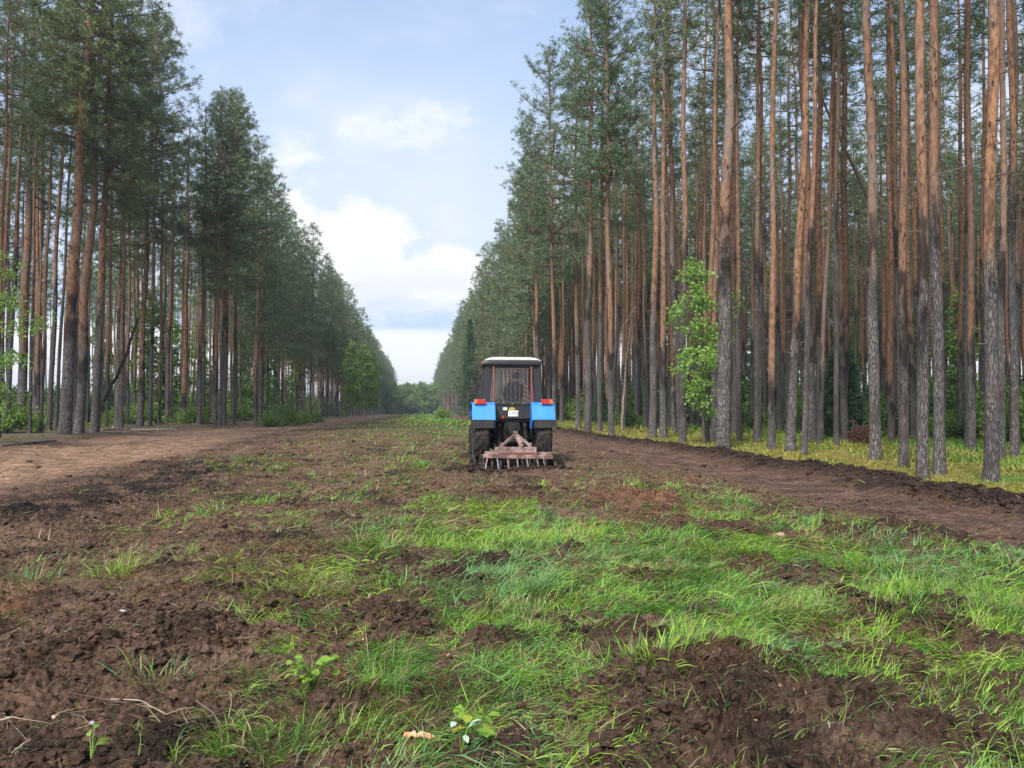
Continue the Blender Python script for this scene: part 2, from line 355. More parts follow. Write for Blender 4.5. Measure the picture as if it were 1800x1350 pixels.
def build_ground():
    # one sheet: fine near the camera, coarser outwards, out to the horizon
    r = np.concatenate([[0.3, .8, 1.3, 1.8], np.geomspace(2.2, 15, 680), np.geomspace(15.08, 48, 230), np.geomspace(49, 6000, 110)])
    half = R(46); fine = np.linspace(-half, half, 820)
    rest = np.linspace(half, 2 * math.pi - half, 90)[1:-1]
    th = np.concatenate([fine, rest]) + YAW * -1.0
    nr, nt = len(r), len(th)
    RR, TT = np.meshgrid(r, th, indexing='ij')
    x = (RR * np.sin(TT)).ravel(); y = (RR * np.cos(TT)).ravel()
    z = hf(x, y)
    far = sst(np.hypot(x, y), 500, 900); z = z * (1 - far) + far * -4.0
    V = np.concatenate([np.stack([x, y, z], 1), [[0, 0, float(hf(np.array([0.]), np.array([0.]))[0])]]])
    i = np.arange(nr - 1)[:, None] * nt; j = np.arange(nt)[None]; j2 = (j + 1) % nt
    Q = np.stack([i + j, i + j2, i + nt + j2, i + nt + j], -1).reshape(-1, 4)
    T = np.stack([np.full(nt, nr * nt), (np.arange(nt) + 1) % nt, np.arange(nt)], 1)
    loops = np.concatenate([Q.ravel(), T.ravel()]); sizes = np.concatenate([np.full(len(Q), 4), np.full(len(T), 3)])
    me = np_mesh('ground', V, loops, sizes, [M_SOIL], None, True)
    add_attr(me, 'soil_col', soil_colour(V[:, 0], V[:, 1]))
    return tag(link('ground', me), kind='structure')
build_ground()
# ---------------------------------------------------------------- bark, wood, needle and leaf materials
def m_bark(name, lowdark, lowlight, up1, up2, zt, zv, birch=False):
    m = bpy.data.materials.new(name); m.use_nodes = True; q = G(m.node_tree); b = q.n['Principled BSDF']
    O = q.new('ShaderNodeTexCoord').outputs['Object']; s = q.new('ShaderNodeSeparateXYZ'); q.put(s.inputs[0], O)
    rnd = q.new('ShaderNodeObjectInfo').outputs['Random']
    off = q.new('ShaderNodeVectorMath', operation='ADD'); q.put(off.inputs[0], O)
    q.put(off.inputs[1], q.comb(q.m('MULTIPLY', rnd, 31.0), q.m('MULTIPLY', rnd, 17.0), q.m('MULTIPLY', rnd, 90.0)))
    P = off.outputs[0]; z = s.outputs[2]
    wob = q.noise(q.map(P, (1.6, 1.6, .35)), 1.0, 3, .6)
    ztr = q.m('ADD', q.m('MULTIPLY', rnd, zv), q.m('ADD', zt, q.m('MULTIPLY', q.m('SUBTRACT', wob, .5), 5.0)))
    t = q.ss(q.m('SUBTRACT', z, ztr), -.9, 1.1)
    # furrowed plates below
    def wp(v):
        nn = q.new('ShaderNodeTexNoise'); q.put(nn.inputs['Vector'], v); nn.inputs['Scale'].default_value = 14.0; nn.inputs['Detail'].default_value = 3
        sc = q.new('ShaderNodeVectorMath', operation='MULTIPLY_ADD'); q.put(sc.inputs[0], nn.outputs['Color']); sc.inputs[1].default_value = (.09, .09, .09); q.put(sc.inputs[2], v); return sc.outputs[0]
    ve = q.voro(wp(q.map(P, (1.0, 1.0, .20))), 25.0, 'DISTANCE_TO_EDGE')
    nz = q.noise(q.map(P, (1, 1, .3)), 28.0, 4, .65)
    plate = q.ss(q.m('ADD', ve, q.m('MULTIPLY', q.m('SUBTRACT', nz, .5), .9)), -.10, .32)
    low = q.mix(plate, lowdark, lowlight)
    low = q.mix(q.m('MULTIPLY', q.ss(q.noise(P, .9, 3), .45, .7), .55), low, lowdark)
    # flaky orange above, with knots and darker flakes
    fl = q.noise(q.map(P, (1, 1, .55)), 9.0, 5, .65)
    up = q.mix(q.ss(fl, .38, .62), up1, up2)
    fk = q.noise(q.map(P, (1, 1, .4)), 26.0, 4, .7); up = q.mix(q.m('MULTIPLY', q.ss(fk, .56, .66), .7), up, up1)
    up = q.mix(q.m('MULTIPLY', q.m('FRACT', q.m('MULTIPLY', rnd, 7.3)), .45), up, (.155, .100, .076))
    kn = q.voro(q.map(P, (1.0, 1.0, .55)), 4.6)
    up = q.mix(q.m('MULTIPLY', q.ss(kn, .24, .12), .9), up, (.03, .02, .016))
    gr = q.ss(q.noise(q.map(P, (.7, .7, .22)), 1.0, 3), .5, .72)
    up = q.mix(q.m('MULTIPLY', gr, .75), up, tuple(v * .85 for v in lowlight))
    c = q.mix(t, low, up)
    # dark scorched-looking patch where thick bark ends
    pd = q.m('SUBTRACT', 1.0, q.m('ABSOLUTE', q.m('DIVIDE', q.m('SUBTRACT', z, ztr), 1.7)))
    pn_ = q.ss(q.noise(q.map(P, (1.4, 1.4, .7)), 1.6, 4), .44, .56)
    c = q.mix(q.m('MULTIPLY', q.m('MULTIPLY', q.ss(pd, 0, .6), pn_), .85), c, (.022, .018, .017))
    q.put(b.inputs['Base Color'], c); b.inputs['Roughness'].default_value = .9; b.inputs['Specular IOR Level'].default_value = .15
    h = q.mix(t, q.m('MULTIPLY', plate, 1.0), q.m('MULTIPLY', fl, .45))
    q.put(b.inputs['Normal'], q.bump(h, .9, .035))
    return m
M_BARK = m_bark('pine_bark', (.052, .046, .045), (.185, .166, .156), (.118, .064, .043), (.265, .145, .080), 2.0, 6.2)
M_TWIG = bpy.data.materials.new('dead_twig'); M_TWIG.use_nodes = True
_b = M_TWIG.node_tree.nodes['Principled BSDF']; _b.inputs['Base Color'].default_value = (.075, .056, .046, 1); _b.inputs['Roughness'].default_value = .9
def m_leaf(name, c1, c2, c3, trans=.3, spec=.25, nscale=.9, rough=.5, tcol=1.6):
    m = bpy.data.materials.new(name); m.use_nodes = True; q = G(m.node_tree); b = q.n['Principled BSDF']
    P = q.new('ShaderNodeNewGeometry'); pos = P.outputs['Position']; ri = P.outputs['Random Per Island']
    rnd = q.new('ShaderNodeObjectInfo').outputs['Random']
    c = q.mix(q.ss(q.m('ADD', q.noise(pos, nscale, 3), q.m('MULTIPLY', q.m('SUBTRACT', ri, .5), .5)), .28, .72), c1, c2)
    c = q.mix(q.m('MULTIPLY', q.ss(q.m('ADD', rnd, q.m('MULTIPLY', ri, .6)), .5, 1.3), .8), c, c3)
    q.put(b.inputs['Base Color'], c); b.inputs['Roughness'].default_value = rough; b.inputs['Specular IOR Level'].default_value = spec
    if trans > 0:
        t = q.new('ShaderNodeBsdfTranslucent'); sc = q.new('ShaderNodeVectorMath', operation='MULTIPLY'); q.put(sc.inputs[0], c); sc.inputs[1].default_value = (tcol, tcol, tcol * .6)
        q.put(t.inputs[0], sc.outputs[0]); mx = q.new('ShaderNodeMixShader'); mx.inputs[0].default_value = trans
        q.l.new(b.outputs[0], mx.inputs[1]); q.l.new(t.outputs[0], mx.inputs[2]); q.l.new(mx.outputs[0], q.n['Material Output'].inputs[0])
    return m
M_NEEDLE = m_leaf('pine_needles', (.070, .122, .078), (.145, .205, .102), (.150, .185, .076), .24, .35, .55, .45, 1.4)
M_SPRUCE = m_leaf('spruce_needles', (.028, .075, .038), (.065, .130, .060), (.045, .10, .045), .12, .3, .8)
M_BIRCHLEAF = m_leaf('birch_leaves', (.090, .180, .036), (.170, .280, .055), (.13, .24, .045), .35, .3, .8)
M_LEAF = m_leaf('fresh_leaves', (.13, .26, .055), (.25, .40, .085), (.19, .32, .07), .35, .35, 1.2)
M_BUSH = m_leaf('bush_leaves', (.12, .21, .045), (.23, .33, .08), (.17, .26, .06), .35, .3, 1.0)
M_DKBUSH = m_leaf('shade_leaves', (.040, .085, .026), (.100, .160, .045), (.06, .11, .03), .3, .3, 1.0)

# ---------------------------------------------------------------- pine prototypes
def trunk_mesh(name, rg, H, na, nr, stubs, dead, r0=.17):
    z = np.concatenate([np.array([-.35, -.1, .05, .2, .4, .7, 1.1, 1.6]), np.linspace(2.3, H, nr)])
    a1, a2 = rg.uniform(0, 6.28, 2); bx = rg.uniform(-.12, .12) ; by = rg.uniform(-.12, .12)
    def bend(zz): return np.stack([bx * np.sin(zz / H * 3.1) + .05 * np.sin(zz * .8 + a1) * np.minimum(zz / 6, 1), by * np.sin(zz / H * 3.1) + .05 * np.sin(zz * .7 + a2) * np.minimum(zz / 6, 1)], -1)
    rr = r0 * (1 - .78 * np.clip(z / H, 0, 1) ** 1.35) * (1 + .38 * np.exp(-np.maximum(z, 0) / .28)); rr[-1] = .012
    A = Acc()
    th = np.arange(na) / na * 2 * math.pi
    lob = 1 + .10 * np.exp(-np.maximum(z, 0) / .35)[:, None] * np.sin(th * 4 + a1)[None] + .035 * rg.normal(size=(len(z), na))
    B = bend(np.maximum(z, 0))
    V = np.stack([B[:, 0:1] + rr[:, None] * lob * np.cos(th), B[:, 1:2] + rr[:, None] * lob * np.sin(th), np.repeat(z[:, None], na, 1)], -1).reshape(-1, 3)
    i = np.arange(len(z) - 1)[:, None] * na; j = np.arange(na)[None]; j2 = (j + 1) % na
    A.add(V, np.stack([i + j, i + j2, i + na + j2, i + na + j], -1).reshape(-1, 4), 0)
    for k in range(stubs + dead):
        big = k >= stubs
        zz = rg.uniform(5.5, H * .6) if big else rg.uniform(2.5, H * .55)
        a = rg.uniform(0, 6.28); L = rg.uniform(.8, 2.4) if big else rg.uniform(.06, .45)
        ra = .012 if big else .012; r_at = np.interp(zz, z, rr)
        u = np.linspace(0, 1, 5 if big else 2); el = rg.uniform(-.35, .35)
        d = np.array([math.cos(a), math.sin(a), 0]); p0 = np.append(bend(np.array([zz]))[0], zz) + d * r_at * .8
        P = p0 + d * (u * L)[:, None] + np.array([0, 0, 1.]) * (u * L * el + (.25 * L * u * u * rg.uniform(-1, 1)))[:, None]
        if big: P[1:-1] += rg.normal(0, .05, (3, 3))
        V, F = tube_np(P, np.linspace(ra * 1.5, ra * .5, len(u)), 3); A.add(V, F, 1)
        if big:
            for _ in range(2):
                u0 = rg.integers(1, 4); q = P[u0]; e = d * rg.uniform(.1, .4) + rg.normal(0, .35, 3)
                V, F = tube_np([q, q + e], [ra * .6, ra * .3], 3); A.add(V, F, 1)
    return A.mesh(name, [M_BARK, M_TWIG], True), bend
def clumps_np(A, rg, C, D, per, size, nl, nw, mat):
    """needle / leaf sprays: many narrow triangles round every clump centre C, leaning along D"""
    n = len(C) * per
    c = np.repeat(C, per, 0); d = np.repeat(D, per, 0)
    o = rg.normal(0, 1, (n, 3)); o /= np.linalg.norm(o, axis=1)[:, None] + 1e-9
    b = c + o * (size * rg.uniform(.0, .75, n) ** .7)[:, None] * np.array([1, 1, .65])
    v = o * .9 + d * .8 + rg.normal(0, .45, (n, 3)) + np.array([0, 0, .25]); v /= np.linalg.norm(v, axis=1)[:, None]
    s = np.cross(v, rg.normal(0, 1, (n, 3))); s /= np.linalg.norm(s, axis=1)[:, None] + 1e-9
    L = nl * rg.uniform(.6, 1.3, n)[:, None]; w = nw * rg.uniform(.7, 1.3, n)[:, None]
    V = np.stack([b - s * w * .5, b + s * w * .5, b + v * L], 1).reshape(-1, 3)
    A.add(V, np.arange(n * 3).reshape(-1, 3), mat)
def crown_mesh(name, rg, bend, H, zb, Rm, nb, cpb, per, size, nl, nw, woodsides=4):
    A = Acc(); CC = []; DD = []
    gaps = rg.uniform(0, 6.28, 5); gz = rg.uniform(zb, H, 5)
    for k in range(nb):
        t = (k + rg.uniform(0, 1)) / nb; z0 = zb + (H - .35 - zb) * t
        a = k * 2.4 + rg.uniform(-.6, .6)
        prof = (1 - t) ** .62 * (.62 + .75 * t) * rg.uniform(.5, 1.22) + .05
        if np.any((np.abs(gz - z0) < 1.0) & (np.cos(gaps - a) > .65)): prof *= .42
        L = Rm * prof; el = -.18 + .95 * t ** 1.5 + rg.uniform(-.18, .22)
        d = np.array([math.cos(a), math.sin(a), 0]); u = np.linspace(0, 1, 5)
        p0 = np.append(bend(np.array([z0]))[0], z0)
        curl = L * rg.uniform(.05, .32)
        P = p0 + d * (u * L * math.cos(el))[:, None] + np.array([0, 0, 1.]) * (u * L * math.sin(el) + curl * u * u)[:, None]
        P[1:] += rg.normal(0, .035 * L, (4, 3))
        V, F = tube_np(P, np.linspace(.014 + .013 * L, .006, 5), woodsides); A.add(V, F, 0)
        nc = max(3, int(cpb * (L / Rm) ** 1.1 * rg.uniform(.75, 1.25)))
        uu = rg.uniform(.30, 1.03, nc) ** .85
        base = np.stack([np.interp(uu, u, P[:, i]) for i in range(3)], 1)
        spread = L * .30 * (1.15 - np.abs(uu - .62)) 
        side = np.array([-d[1], d[0], 0]); lat = rg.normal(0, 1, nc) * spread * .62
        c = base + side * lat[:, None] + np.stack([rg.normal(0, .07, nc), rg.normal(0, .07, nc), rg.normal(.08, .16, nc)], 1)
        CC.append(c); DD.append(d[None] * .6 + side * (np.sign(lat) * .5)[:, None] + np.array([0, 0, .35]))
        if woodsides >= 4:
            for q in range(0, nc, 2):
                j = int(np.clip(uu[q] * 4, 0, 4)); V, F = tube_np([P[max(j - 1, 0)], c[q]], [.008, .004], 3); A.add(V, F, 0)
    clumps_np(A, rg, np.concatenate(CC), np.concatenate(DD), per, size, nl, nw, 1)
    return A.mesh(name, [M_BARK if False else M_CROWNWOOD, M_NEEDLE])
M_CROWNWOOD = bpy.data.materials.new('pine_branch'); M_CROWNWOOD.use_nodes = True
_b = M_CROWNWOOD.node_tree.nodes['Principled BSDF']; _b.inputs['Base Color'].default_value = (.13, .078, .05, 1); _b.inputs['Roughness'].default_value = .85

PROTO = {}
def make_protos():
    spec = []
    for i in range(5): spec.append((f'near{i}', 16, 46, 34, 9, [14.6, 15.6, 13.6, 16.2, 15.0][i], [2.1, 1.8, 2.3, 1.8, 2.0][i], 38, 19, 16, .15, .17, .032))
    for i in range(3): spec.append((f'edge{i}', 14, 40, 26, 6, [10.8, 12.0, 9.2][i], [3.5, 3.0, 3.6][i], 84, 40, 17, .18, .185, .036))
    for i in range(3): spec.append((f'thin{i}', 12, 36, 26, 8, [16.6, 17.6, 15.8][i], [1.6, 1.4, 1.8][i], 30, 17, 16, .15, .17, .032))
    for i in range(4): spec.append((f'far{i}', 7, 14, 5, 3, [14.0, 15.2, 13.0, 15.8][i], [2.2, 1.9, 2.3, 1.9][i], 36, 12, 12, .21, .29, .058))
    for i in range(3): spec.append((f'faredge{i}', 7, 14, 4, 2, [7.6, 9.4, 6.6][i], [3.3, 2.9, 3.4][i], 70, 19, 12, .25, .31, .066))
    for k, (nm, na, nr, st, dd, zb, Rm, nb, cpb, per, size, nl, nw) in enumerate(spec):
        rg = np.random.default_rng(100 + k); H = 23.5 + rg.uniform(-.8, .8)
        t, bend = trunk_mesh('trunk', rg, H - .3, na, nr, st, dd)
        c = crown_mesh('crown', rg, bend, H, zb, Rm, nb, cpb, per, size, nl, nw, 4 if na > 10 else 3)
        PROTO[nm] = (t, c)
make_protos()

TREES = []      # (x, y, z, scale, trunk thickness factor, rot, leanx, leany, proto, label, group)
# trees one can pick out: photo foot (px, py), photo x where the stem meets the top edge or y=0, stem width in px, kind, label
NAMED = [
 (1742, 846, 1731, 27, 'near0', 'thick grey-based pine at the right edge of the clearing, nearest of all'),
 (1652, 833, 1637, 22, 'near1', 'right stem of the close pair of pines on the mossy verge'),
 (1622, 843, 1615, 23, 'near2', 'left stem of the close pair of pines on the mossy verge'),
 (1589, 821, 1580, 17, 'near3', 'straight orange pine just left of the close pair of pines'),
 (1538, 808, 1519, 22, 'near4', 'black-streaked pine beside the brown uprooted root plate'),
 (1413, 800, 1437, 9, 'near2', 'slender pine leaning right behind the mossy verge of the right track'),
 (1389, 793, 1421, 17, 'near1', 'mid-sized pine leaning right, two to the right of the thickest verge pine'),
 (1356, 790, 1362, 14, 'near3', 'straight pine with grey foot, next right of the thickest verge pine'),
 (1271, 788, 1286, 26, 'near3', 'thickest verge pine, black-mottled stem beside the leafy green sapling'),
 (1200, 779, 1200, 13, 'near4', 'dark-footed pine directly behind the leafy green sapling'),
 (1241, 779, 1262, 11, 'near1', 'thin pine leaning right between the sapling and the thickest verge pine'),
 (1147, 770, 1149, 14, 'near3', 'tall orange pine with blackened middle left of the leafy sapling'),
 (1166, 771, 1170, 12, 'near2', 'brown pine close behind the tall orange pine by the sapling'),
 (1075, 767, 1070, 11, 'edge1', 'pine with curved grey foot midway between tractor and sapling'),
 (1033, 762, 1041, 12, 'edge0', 'orange pine standing forward at the berm right of the tractor'),
 (1017, 755, 1012, 9, 'near4', 'grey-footed pine next to the orange pine right of the tractor'),
 (1054, 759, 1062, 9, 'near0', 'slim pine between the two berm pines right of the tractor'),
 (1300, 775, 1297, 10, 'near2', 'slim dark pine standing right behind the thickest verge pine'),
 (1330, 778, 1336, 11, 'near4', 'orange pine in the second row right of the thickest verge pine'),
 (1709, 794, 1700, 15, 'near3', 'dark pine in the second row left of the nearest pine'),
 (1760, 812, 1762, 14, 'near1', 'dark pine half hidden behind the nearest pine'),
 (1784, 803, 1775, 17, 'near2', 'brown pine near the right border, behind the nearest pine'),
 (1470, 783, 1478, 10, 'near0', 'thin orange pine in the second row left of the uprooted root plate'),
 (1440, 781, 1466, 8, 'near3', 'thin pine leaning right in front of the forest bushes'),
 (975, 752, 962, 8, 'edge2', 'orange pine rising just right of the tractor cab'),
 (950, 748, 925, 8, 'edge0', 'orange pine rising behind the tractor roof'),
 (36, 756, 66, 18, 'edge0', 'dark-based pine by the left border behind the leafy green tree'),
 (62, 750, 92, 12, 'near1', 'slim dark pine second from the left border'),
 (86, 757, 130, 10, 'near2', 'slim pine with forked dead branches near the left border'),
 (114, 764, 176, 24, 'edge1', 'thick grey pine at the heart of the left roadside cluster'),
 (138, 768, 196, 19, 'edge0', 'pine with pale-flecked bark, foremost of the left roadside cluster'),
 (166, 762, 205, 16, 'edge2', 'pine with bright orange middle, rightmost of the left roadside cluster'),
 (207, 749, 236, 13, 'edge2', 'dark pine crossed by the leaning dead trunk'),
 (246, 749, 280, 12, 'edge1', 'upright dark pine right of the leaning dead trunk'),
 (232, 740, 262, 11, 'near4', 'pine leaning right behind the leaning dead trunk'),
 (264, 751, 280, 8, 'edge0', 'slim pine at the end of the fallen pole on the left'),
 (16, 742, 10, 12, 'edge2', 'pine with low crown at the very left border'),
 (322, 745, 338, 12, 'near4', 'brown pine in the left front row at the middle of the logs'),
 (293, 745, 316, 9, 'near1', 'slim pine in the left front row behind the fallen pole'),
 (350, 746, 372, 10, 'near2', 'brown-stemmed pine at the near end of the long fallen log'),
 (393, 746, 428, 11, 'edge1', 'tall orange pine leaning right beside the long fallen log'),
 (458, 741, 480, 9, 'edge2', 'spreading low-crowned pine at the left edge of the clearing by the bushes'),
 (563, 733, 575, 7, 'edge0', 'orange pine standing alone at the end of the left bushes'),
]
def zg(x, y): return float(base_h(np.array([float(x)]), np.array([float(y)]))[0])
def foot(px, py):
    z = 0.1
    for _ in range(6): p = at(px, py, z); z = zg(p.x, p.y)
    return at(px, py, z)
NAMED_XY = []
for (px, py, tx, w, kind, lab) in NAMED:
    p = foot(px, py); dep = p.y
    top = at_y(tx, 0, p.y); h = max(top.z - p.z, 5)
    lx = (top.x - p.x) / h * (.7 if px < 400 else 1.0)
    dd_ = float(proj([[p.x, p.y, 0.]])[2][0]); dia = (.86 if px < 400 else .95) * w * dd_ ** 2 / math.hypot(p.x, p.y) / FPX; s = 1.13 if 20 < px < 270 else 1.0
    TREES.append(dict(x=p.x, y=p.y, z=p.z, s=s, k=max(.5, dia / .335), lx=lx, ly=0.0, kind=kind, label=lab, ref=True, px=px))
    NAMED_XY.append((p.x, p.y))
def scatter_pines():
    rg = np.random.default_rng(7); out = []
    NX = np.array(NAMED_XY)
    def put(x, y, side):
        edge = x - float(RIDGE(y)) if side > 0 else float(LBANK(y)) - x
        if np.min(np.hypot(NX[:, 0] - x, NX[:, 1] - y)) < 1.5: return
        px, py, d = proj([[x, y, 0]]); px = px[0]; d = d[0]
        lo, hi = (-900, 2700) if d > 0 else (0, 0)
        if d < 4 or px < lo or px > hi: return
        dist = math.hypot(x, y)
        # keep the strips clear where the photo shows only the trees placed by hand
        if side > 0 and edge < 4.2 and y < 66 and 930 < px: return
        if side > 0 and dist < 24 and 1280 < px < 1800: return
        if side < 0 and edge < 2.6 and y < 52: return
        near = dist < 62
        ed = edge < (1.0 if side < 0 and y < 72 else 3.2)
        kind = 'faredge' if side > 0 and edge > 40 and rg.uniform() < .7 else ('edge' if ed else 'near') if near and not (edge > 40) else ('faredge' if (ed or (edge < 8 and y > 80 and rg.uniform() < .35)) else 'far')
        if kind == 'near' and ((side < 0 and edge > 5) or (side > 0 and edge > 9 and rg.uniform() < .6)): kind = 'thin'
        cnt = {'thin': 3, 'near': 5, 'edge': 3, 'far': 4, 'faredge': 3}[kind]
        out.append(dict(x=x, y=y, z=zg(x, y), s=rg.uniform(.90, 1.08) * (1.08 if side < 0 and y < 62 and edge > 6 else 1.0) * (1.0 if not (side < 0 and not ed) else rg.uniform(.85, 1.0)), k=rg.uniform(.58, 1.0) if side > 0 else rg.uniform(.42, .78), lx=rg.normal(.0, .016) - .012 * side * (1 if ed else 0), ly=rg.normal(0, .012),
                        kind=f'{kind}{rg.integers(cnt)}', label=None, ref=False, px=px))
    for y in np.arange(9, 430, 2.7):
        wmax = 70 if y < 130 else (44 if y < 220 else 36)
        for x in np.arange(10.9, wmax, 2.55):
            if rg.uniform() < ((.15 if x < 30 else .35) if y < 160 else (.3 if x < 22 else .55)): continue
            put(x + rg.uniform(-.9, .9), y + rg.uniform(-1.1, 1.1), 1)
    for y in np.arange(14, 430, 2.8):
        wmax = 52 if y < 130 else (44 if y < 220 else 36)
        for x in np.arange(14.6, wmax, 2.7):
            if rg.uniform() < (((.62 if y < 120 else .45) if x > 25 else .10)): continue
            put(-x + rg.uniform(-1.2, 1.2), y + rg.uniform(-1.3, 1.3), -1)
    return out
TREES += scatter_pines()
# which of them the photo shows: sweep outwards, each stem covers its own width of the view
def pick_individuals(n_max=296):
    order = sorted(range(len(TREES)), key=lambda i: math.hypot(TREES[i]['x'], TREES[i]['y']))
    cov = np.zeros(3600, bool); sc = []
    for i in order:
        t = TREES[i]; d = math.hypot(t['x'], t['y']); px, py, dd = proj([[t['x'], t['y'], 4.0]]); px = px[0]
        hw = max(.31 * t['k'] * t['s'] * FPX / d, 1.0) * .5
        a, b = int(max(px - hw, 0) * 2), int(min(px + hw, 1799) * 2)
        if px + hw < 0 or px - hw > 1799 or b <= a: vis = 0
        else: vis = (~cov[a:b]).sum() / 2; cov[a:b] = True
        frac = vis / (2 * hw)
        edgebonus = 1.0
        if (t['kind'].startswith(('edge', 'faredge'))): edgebonus = 2.2
        sc.append((1e9 if t['ref'] else (vis if frac > .3 else 0) * edgebonus, i))
    sc.sort(reverse=True)
    return [i for v, i in sc[:n_max] if v > 0]
PICK = pick_individuals(); PICKSET = set(PICK)

def side_of(t): return 'right' if t['x'] > 0 else 'left'
def auto_labels():
    """label the unnamed single pines by look and by the named pine they stand next to in view"""
    refs = [TREES[i] for i in PICK if TREES[i]['ref']]
    short = {}
    for r in refs:
        short[id(r)] = r
    groups = {}
    SH = {0: 'the nearest pine', 1: 'the close pair of pines', 4: 'the black-streaked pine', 6: 'the mid-sized leaning verge pine', 8: 'the thickest verge pine',
          11: 'the tall orange pine by the sapling', 14: 'the forward orange pine by the tractor', 24: 'the orange pine beside the cab', 26: 'the leftmost dark-based pine',
          29: 'the thick grey roadside pine', 31: 'the bright-middled roadside pine', 33: 'the pine beside the leaning dead trunk', 40: 'the orange pine by the long log', 41: 'the spreading low-crowned pine', 42: 'the lone orange pine'}
    R_ = [(TREES[i], SH[i]) for i in SH]
    for i in PICK:
        t = TREES[i]
        if t['label']: continue
        c = [(abs(r['px'] - t['px']), r, s) for r, s in R_ if (r['x'] > 0) == (t['x'] > 0)]
        dpx, r, s = min(c, key=lambda q: q[0])
        rel = 'left of' if t['px'] < r['px'] else 'right of'
        far = math.hypot(t['x'], t['y'])
        dep = 'close behind,' if far < 55 else ('deep behind,' if far < 95 else 'far behind,')
        th = 'slender' if t['k'] < .78 else ('sturdy' if t['k'] > .97 else 'mid-thick')
        ln = 'right-leaning' if t['lx'] > .017 else ('left-leaning' if t['lx'] < -.017 else 'upright')
        groups.setdefault((th, ln, dep, rel, s), []).append(t)
    ordn = ['nearest', 'second', 'third', 'fourth', 'fifth', 'sixth', 'seventh', 'eighth', 'ninth', 'tenth']
    for (th, ln, dep, rel, s), ts in groups.items():
        ts.sort(key=lambda t: math.hypot(t['x'], t['y']))
        for k, t in enumerate(ts):
            if len(ts) == 1: t['label'] = f'{th} {ln} pine {dep} {rel} {s}'
            else: t['label'] = f'{ordn[min(k, 9)]} {th} {ln} pine {dep} {rel} {s}'
auto_labels()

def orient(t, o):
    o.location = (t['x'], t['y'], t['z'] - .05)
    v = Vector((t['lx'], t['ly'], 1)).normalized()
    o.rotation_euler = (v.to_track_quat('Z', 'Y').to_matrix().to_4x4() @ Matrix.Rotation(t['rot'], 4, 'Z')).to_euler()
    o.scale = (t['s'],) * 3
rr_ = random.Random(3)
for t in TREES: t['rot'] = rr_.uniform(0, 6.283)
FIRST = {}
def build_pines():
    for i in PICK:
        t = TREES[i]; side = side_of(t)
        o = empty('pine_tree', label=t['label'], cat='pine tree', group=f'pines along the {side} side of the clearing'); orient(t, o)
        tr, cr = PROTO[t['kind']]
        a = link('trunk', tr, o); a.scale = (t['k'], t['k'], 1); b = link('crown', cr, o)
        FIRST.setdefault(t['kind'], (a, b))
    rest = [t for i, t in enumerate(TREES) if i not in PICKSET]
    kinds = sorted(FIRST)
    rest = [t for t in rest if t['kind'] in FIRST]
    V = np.array([[t['x'], t['y'], t['z'] - .05] for t in rest])
    me = bpy.data.meshes.new('pine_forest'); me.vertices.add(len(V)); me.vertices.foreach_set('co', V.astype(np.float32).ravel())
    rot = []
    for t in rest:
        v = Vector((t['lx'], t['ly'], 1)).normalized(); rot.append(tuple((v.to_track_quat('Z', 'Y').to_matrix().to_4x4() @ Matrix.Rotation(t['rot'], 4, 'Z')).to_euler()))
    add_attr(me, 'rot', np.array(rot), 'FLOAT_VECTOR'); add_attr(me, 'sc', np.array([t['s'] for t in rest], np.float32), 'FLOAT')
    add_attr(me, 'thick', np.array([t['k'] for t in rest], np.float32), 'FLOAT')
    add_attr(me, 'kind', np.array([kinds.index(t['kind']) for t in rest], np.int32), 'INT')
    o = tag(link('pine_forest', me), 'deep pine forest of bare brown trunks filling both sides', 'forest', kind='stuff')
    scatter_gn(o, [FIRST[k] for k in kinds], thick=True)
def scatter_gn(o, protos, thick=False):
    nt = bpy.data.node_groups.new('scatter', 'GeometryNodeTree'); q = G(nt)
    nt.interface.new_socket('Geometry', in_out='INPUT', socket_type='NodeSocketGeometry'); nt.interface.new_socket('Geometry', in_out='OUTPUT', socket_type='NodeSocketGeometry')
    gi = q.new('NodeGroupInput'); go = q.new('NodeGroupOutput'); jn = q.new('GeometryNodeJoinGeometry')
    def named(n, ty): 
        a = q.new('GeometryNodeInputNamedAttribute', data_type=ty); a.inputs['Name'].default_value = n; return a.outputs['Attribute']
    for k, objs in enumerate(protos):
        eq = q.new('FunctionNodeCompare', data_type='INT', operation='EQUAL'); q.put(eq.inputs[2], named('kind', 'INT')); eq.inputs[3].default_value = k
        for j, ob in enumerate(objs):
            oi = q.new('GeometryNodeObjectInfo', transform_space='ORIGINAL'); oi.inputs['Object'].default_value = ob; oi.inputs['As Instance'].default_value = True
            ip = q.new('GeometryNodeInstanceOnPoints')
            q.l.new(gi.outputs[0], ip.inputs['Points']); q.put(ip.inputs['Selection'], eq.outputs[0]); q.l.new(oi.outputs['Geometry'], ip.inputs['Instance'])
            q.put(ip.inputs['Rotation'], named('rot', 'FLOAT_VECTOR'))
            sc = named('sc', 'FLOAT')
            if thick and j == 0:
                xy = q.m('MULTIPLY', sc, named('thick', 'FLOAT')); q.put(ip.inputs['Scale'], q.comb(xy, xy, sc))
            else: q.put(ip.inputs['Scale'], sc)
            q.l.new(ip.outputs[0], jn.inputs[0])
    q.l.new(jn.outputs[0], go.inputs[0])
    md = o.modifiers.new('scatter', 'NODES'); md.node_group = nt
build_pines()
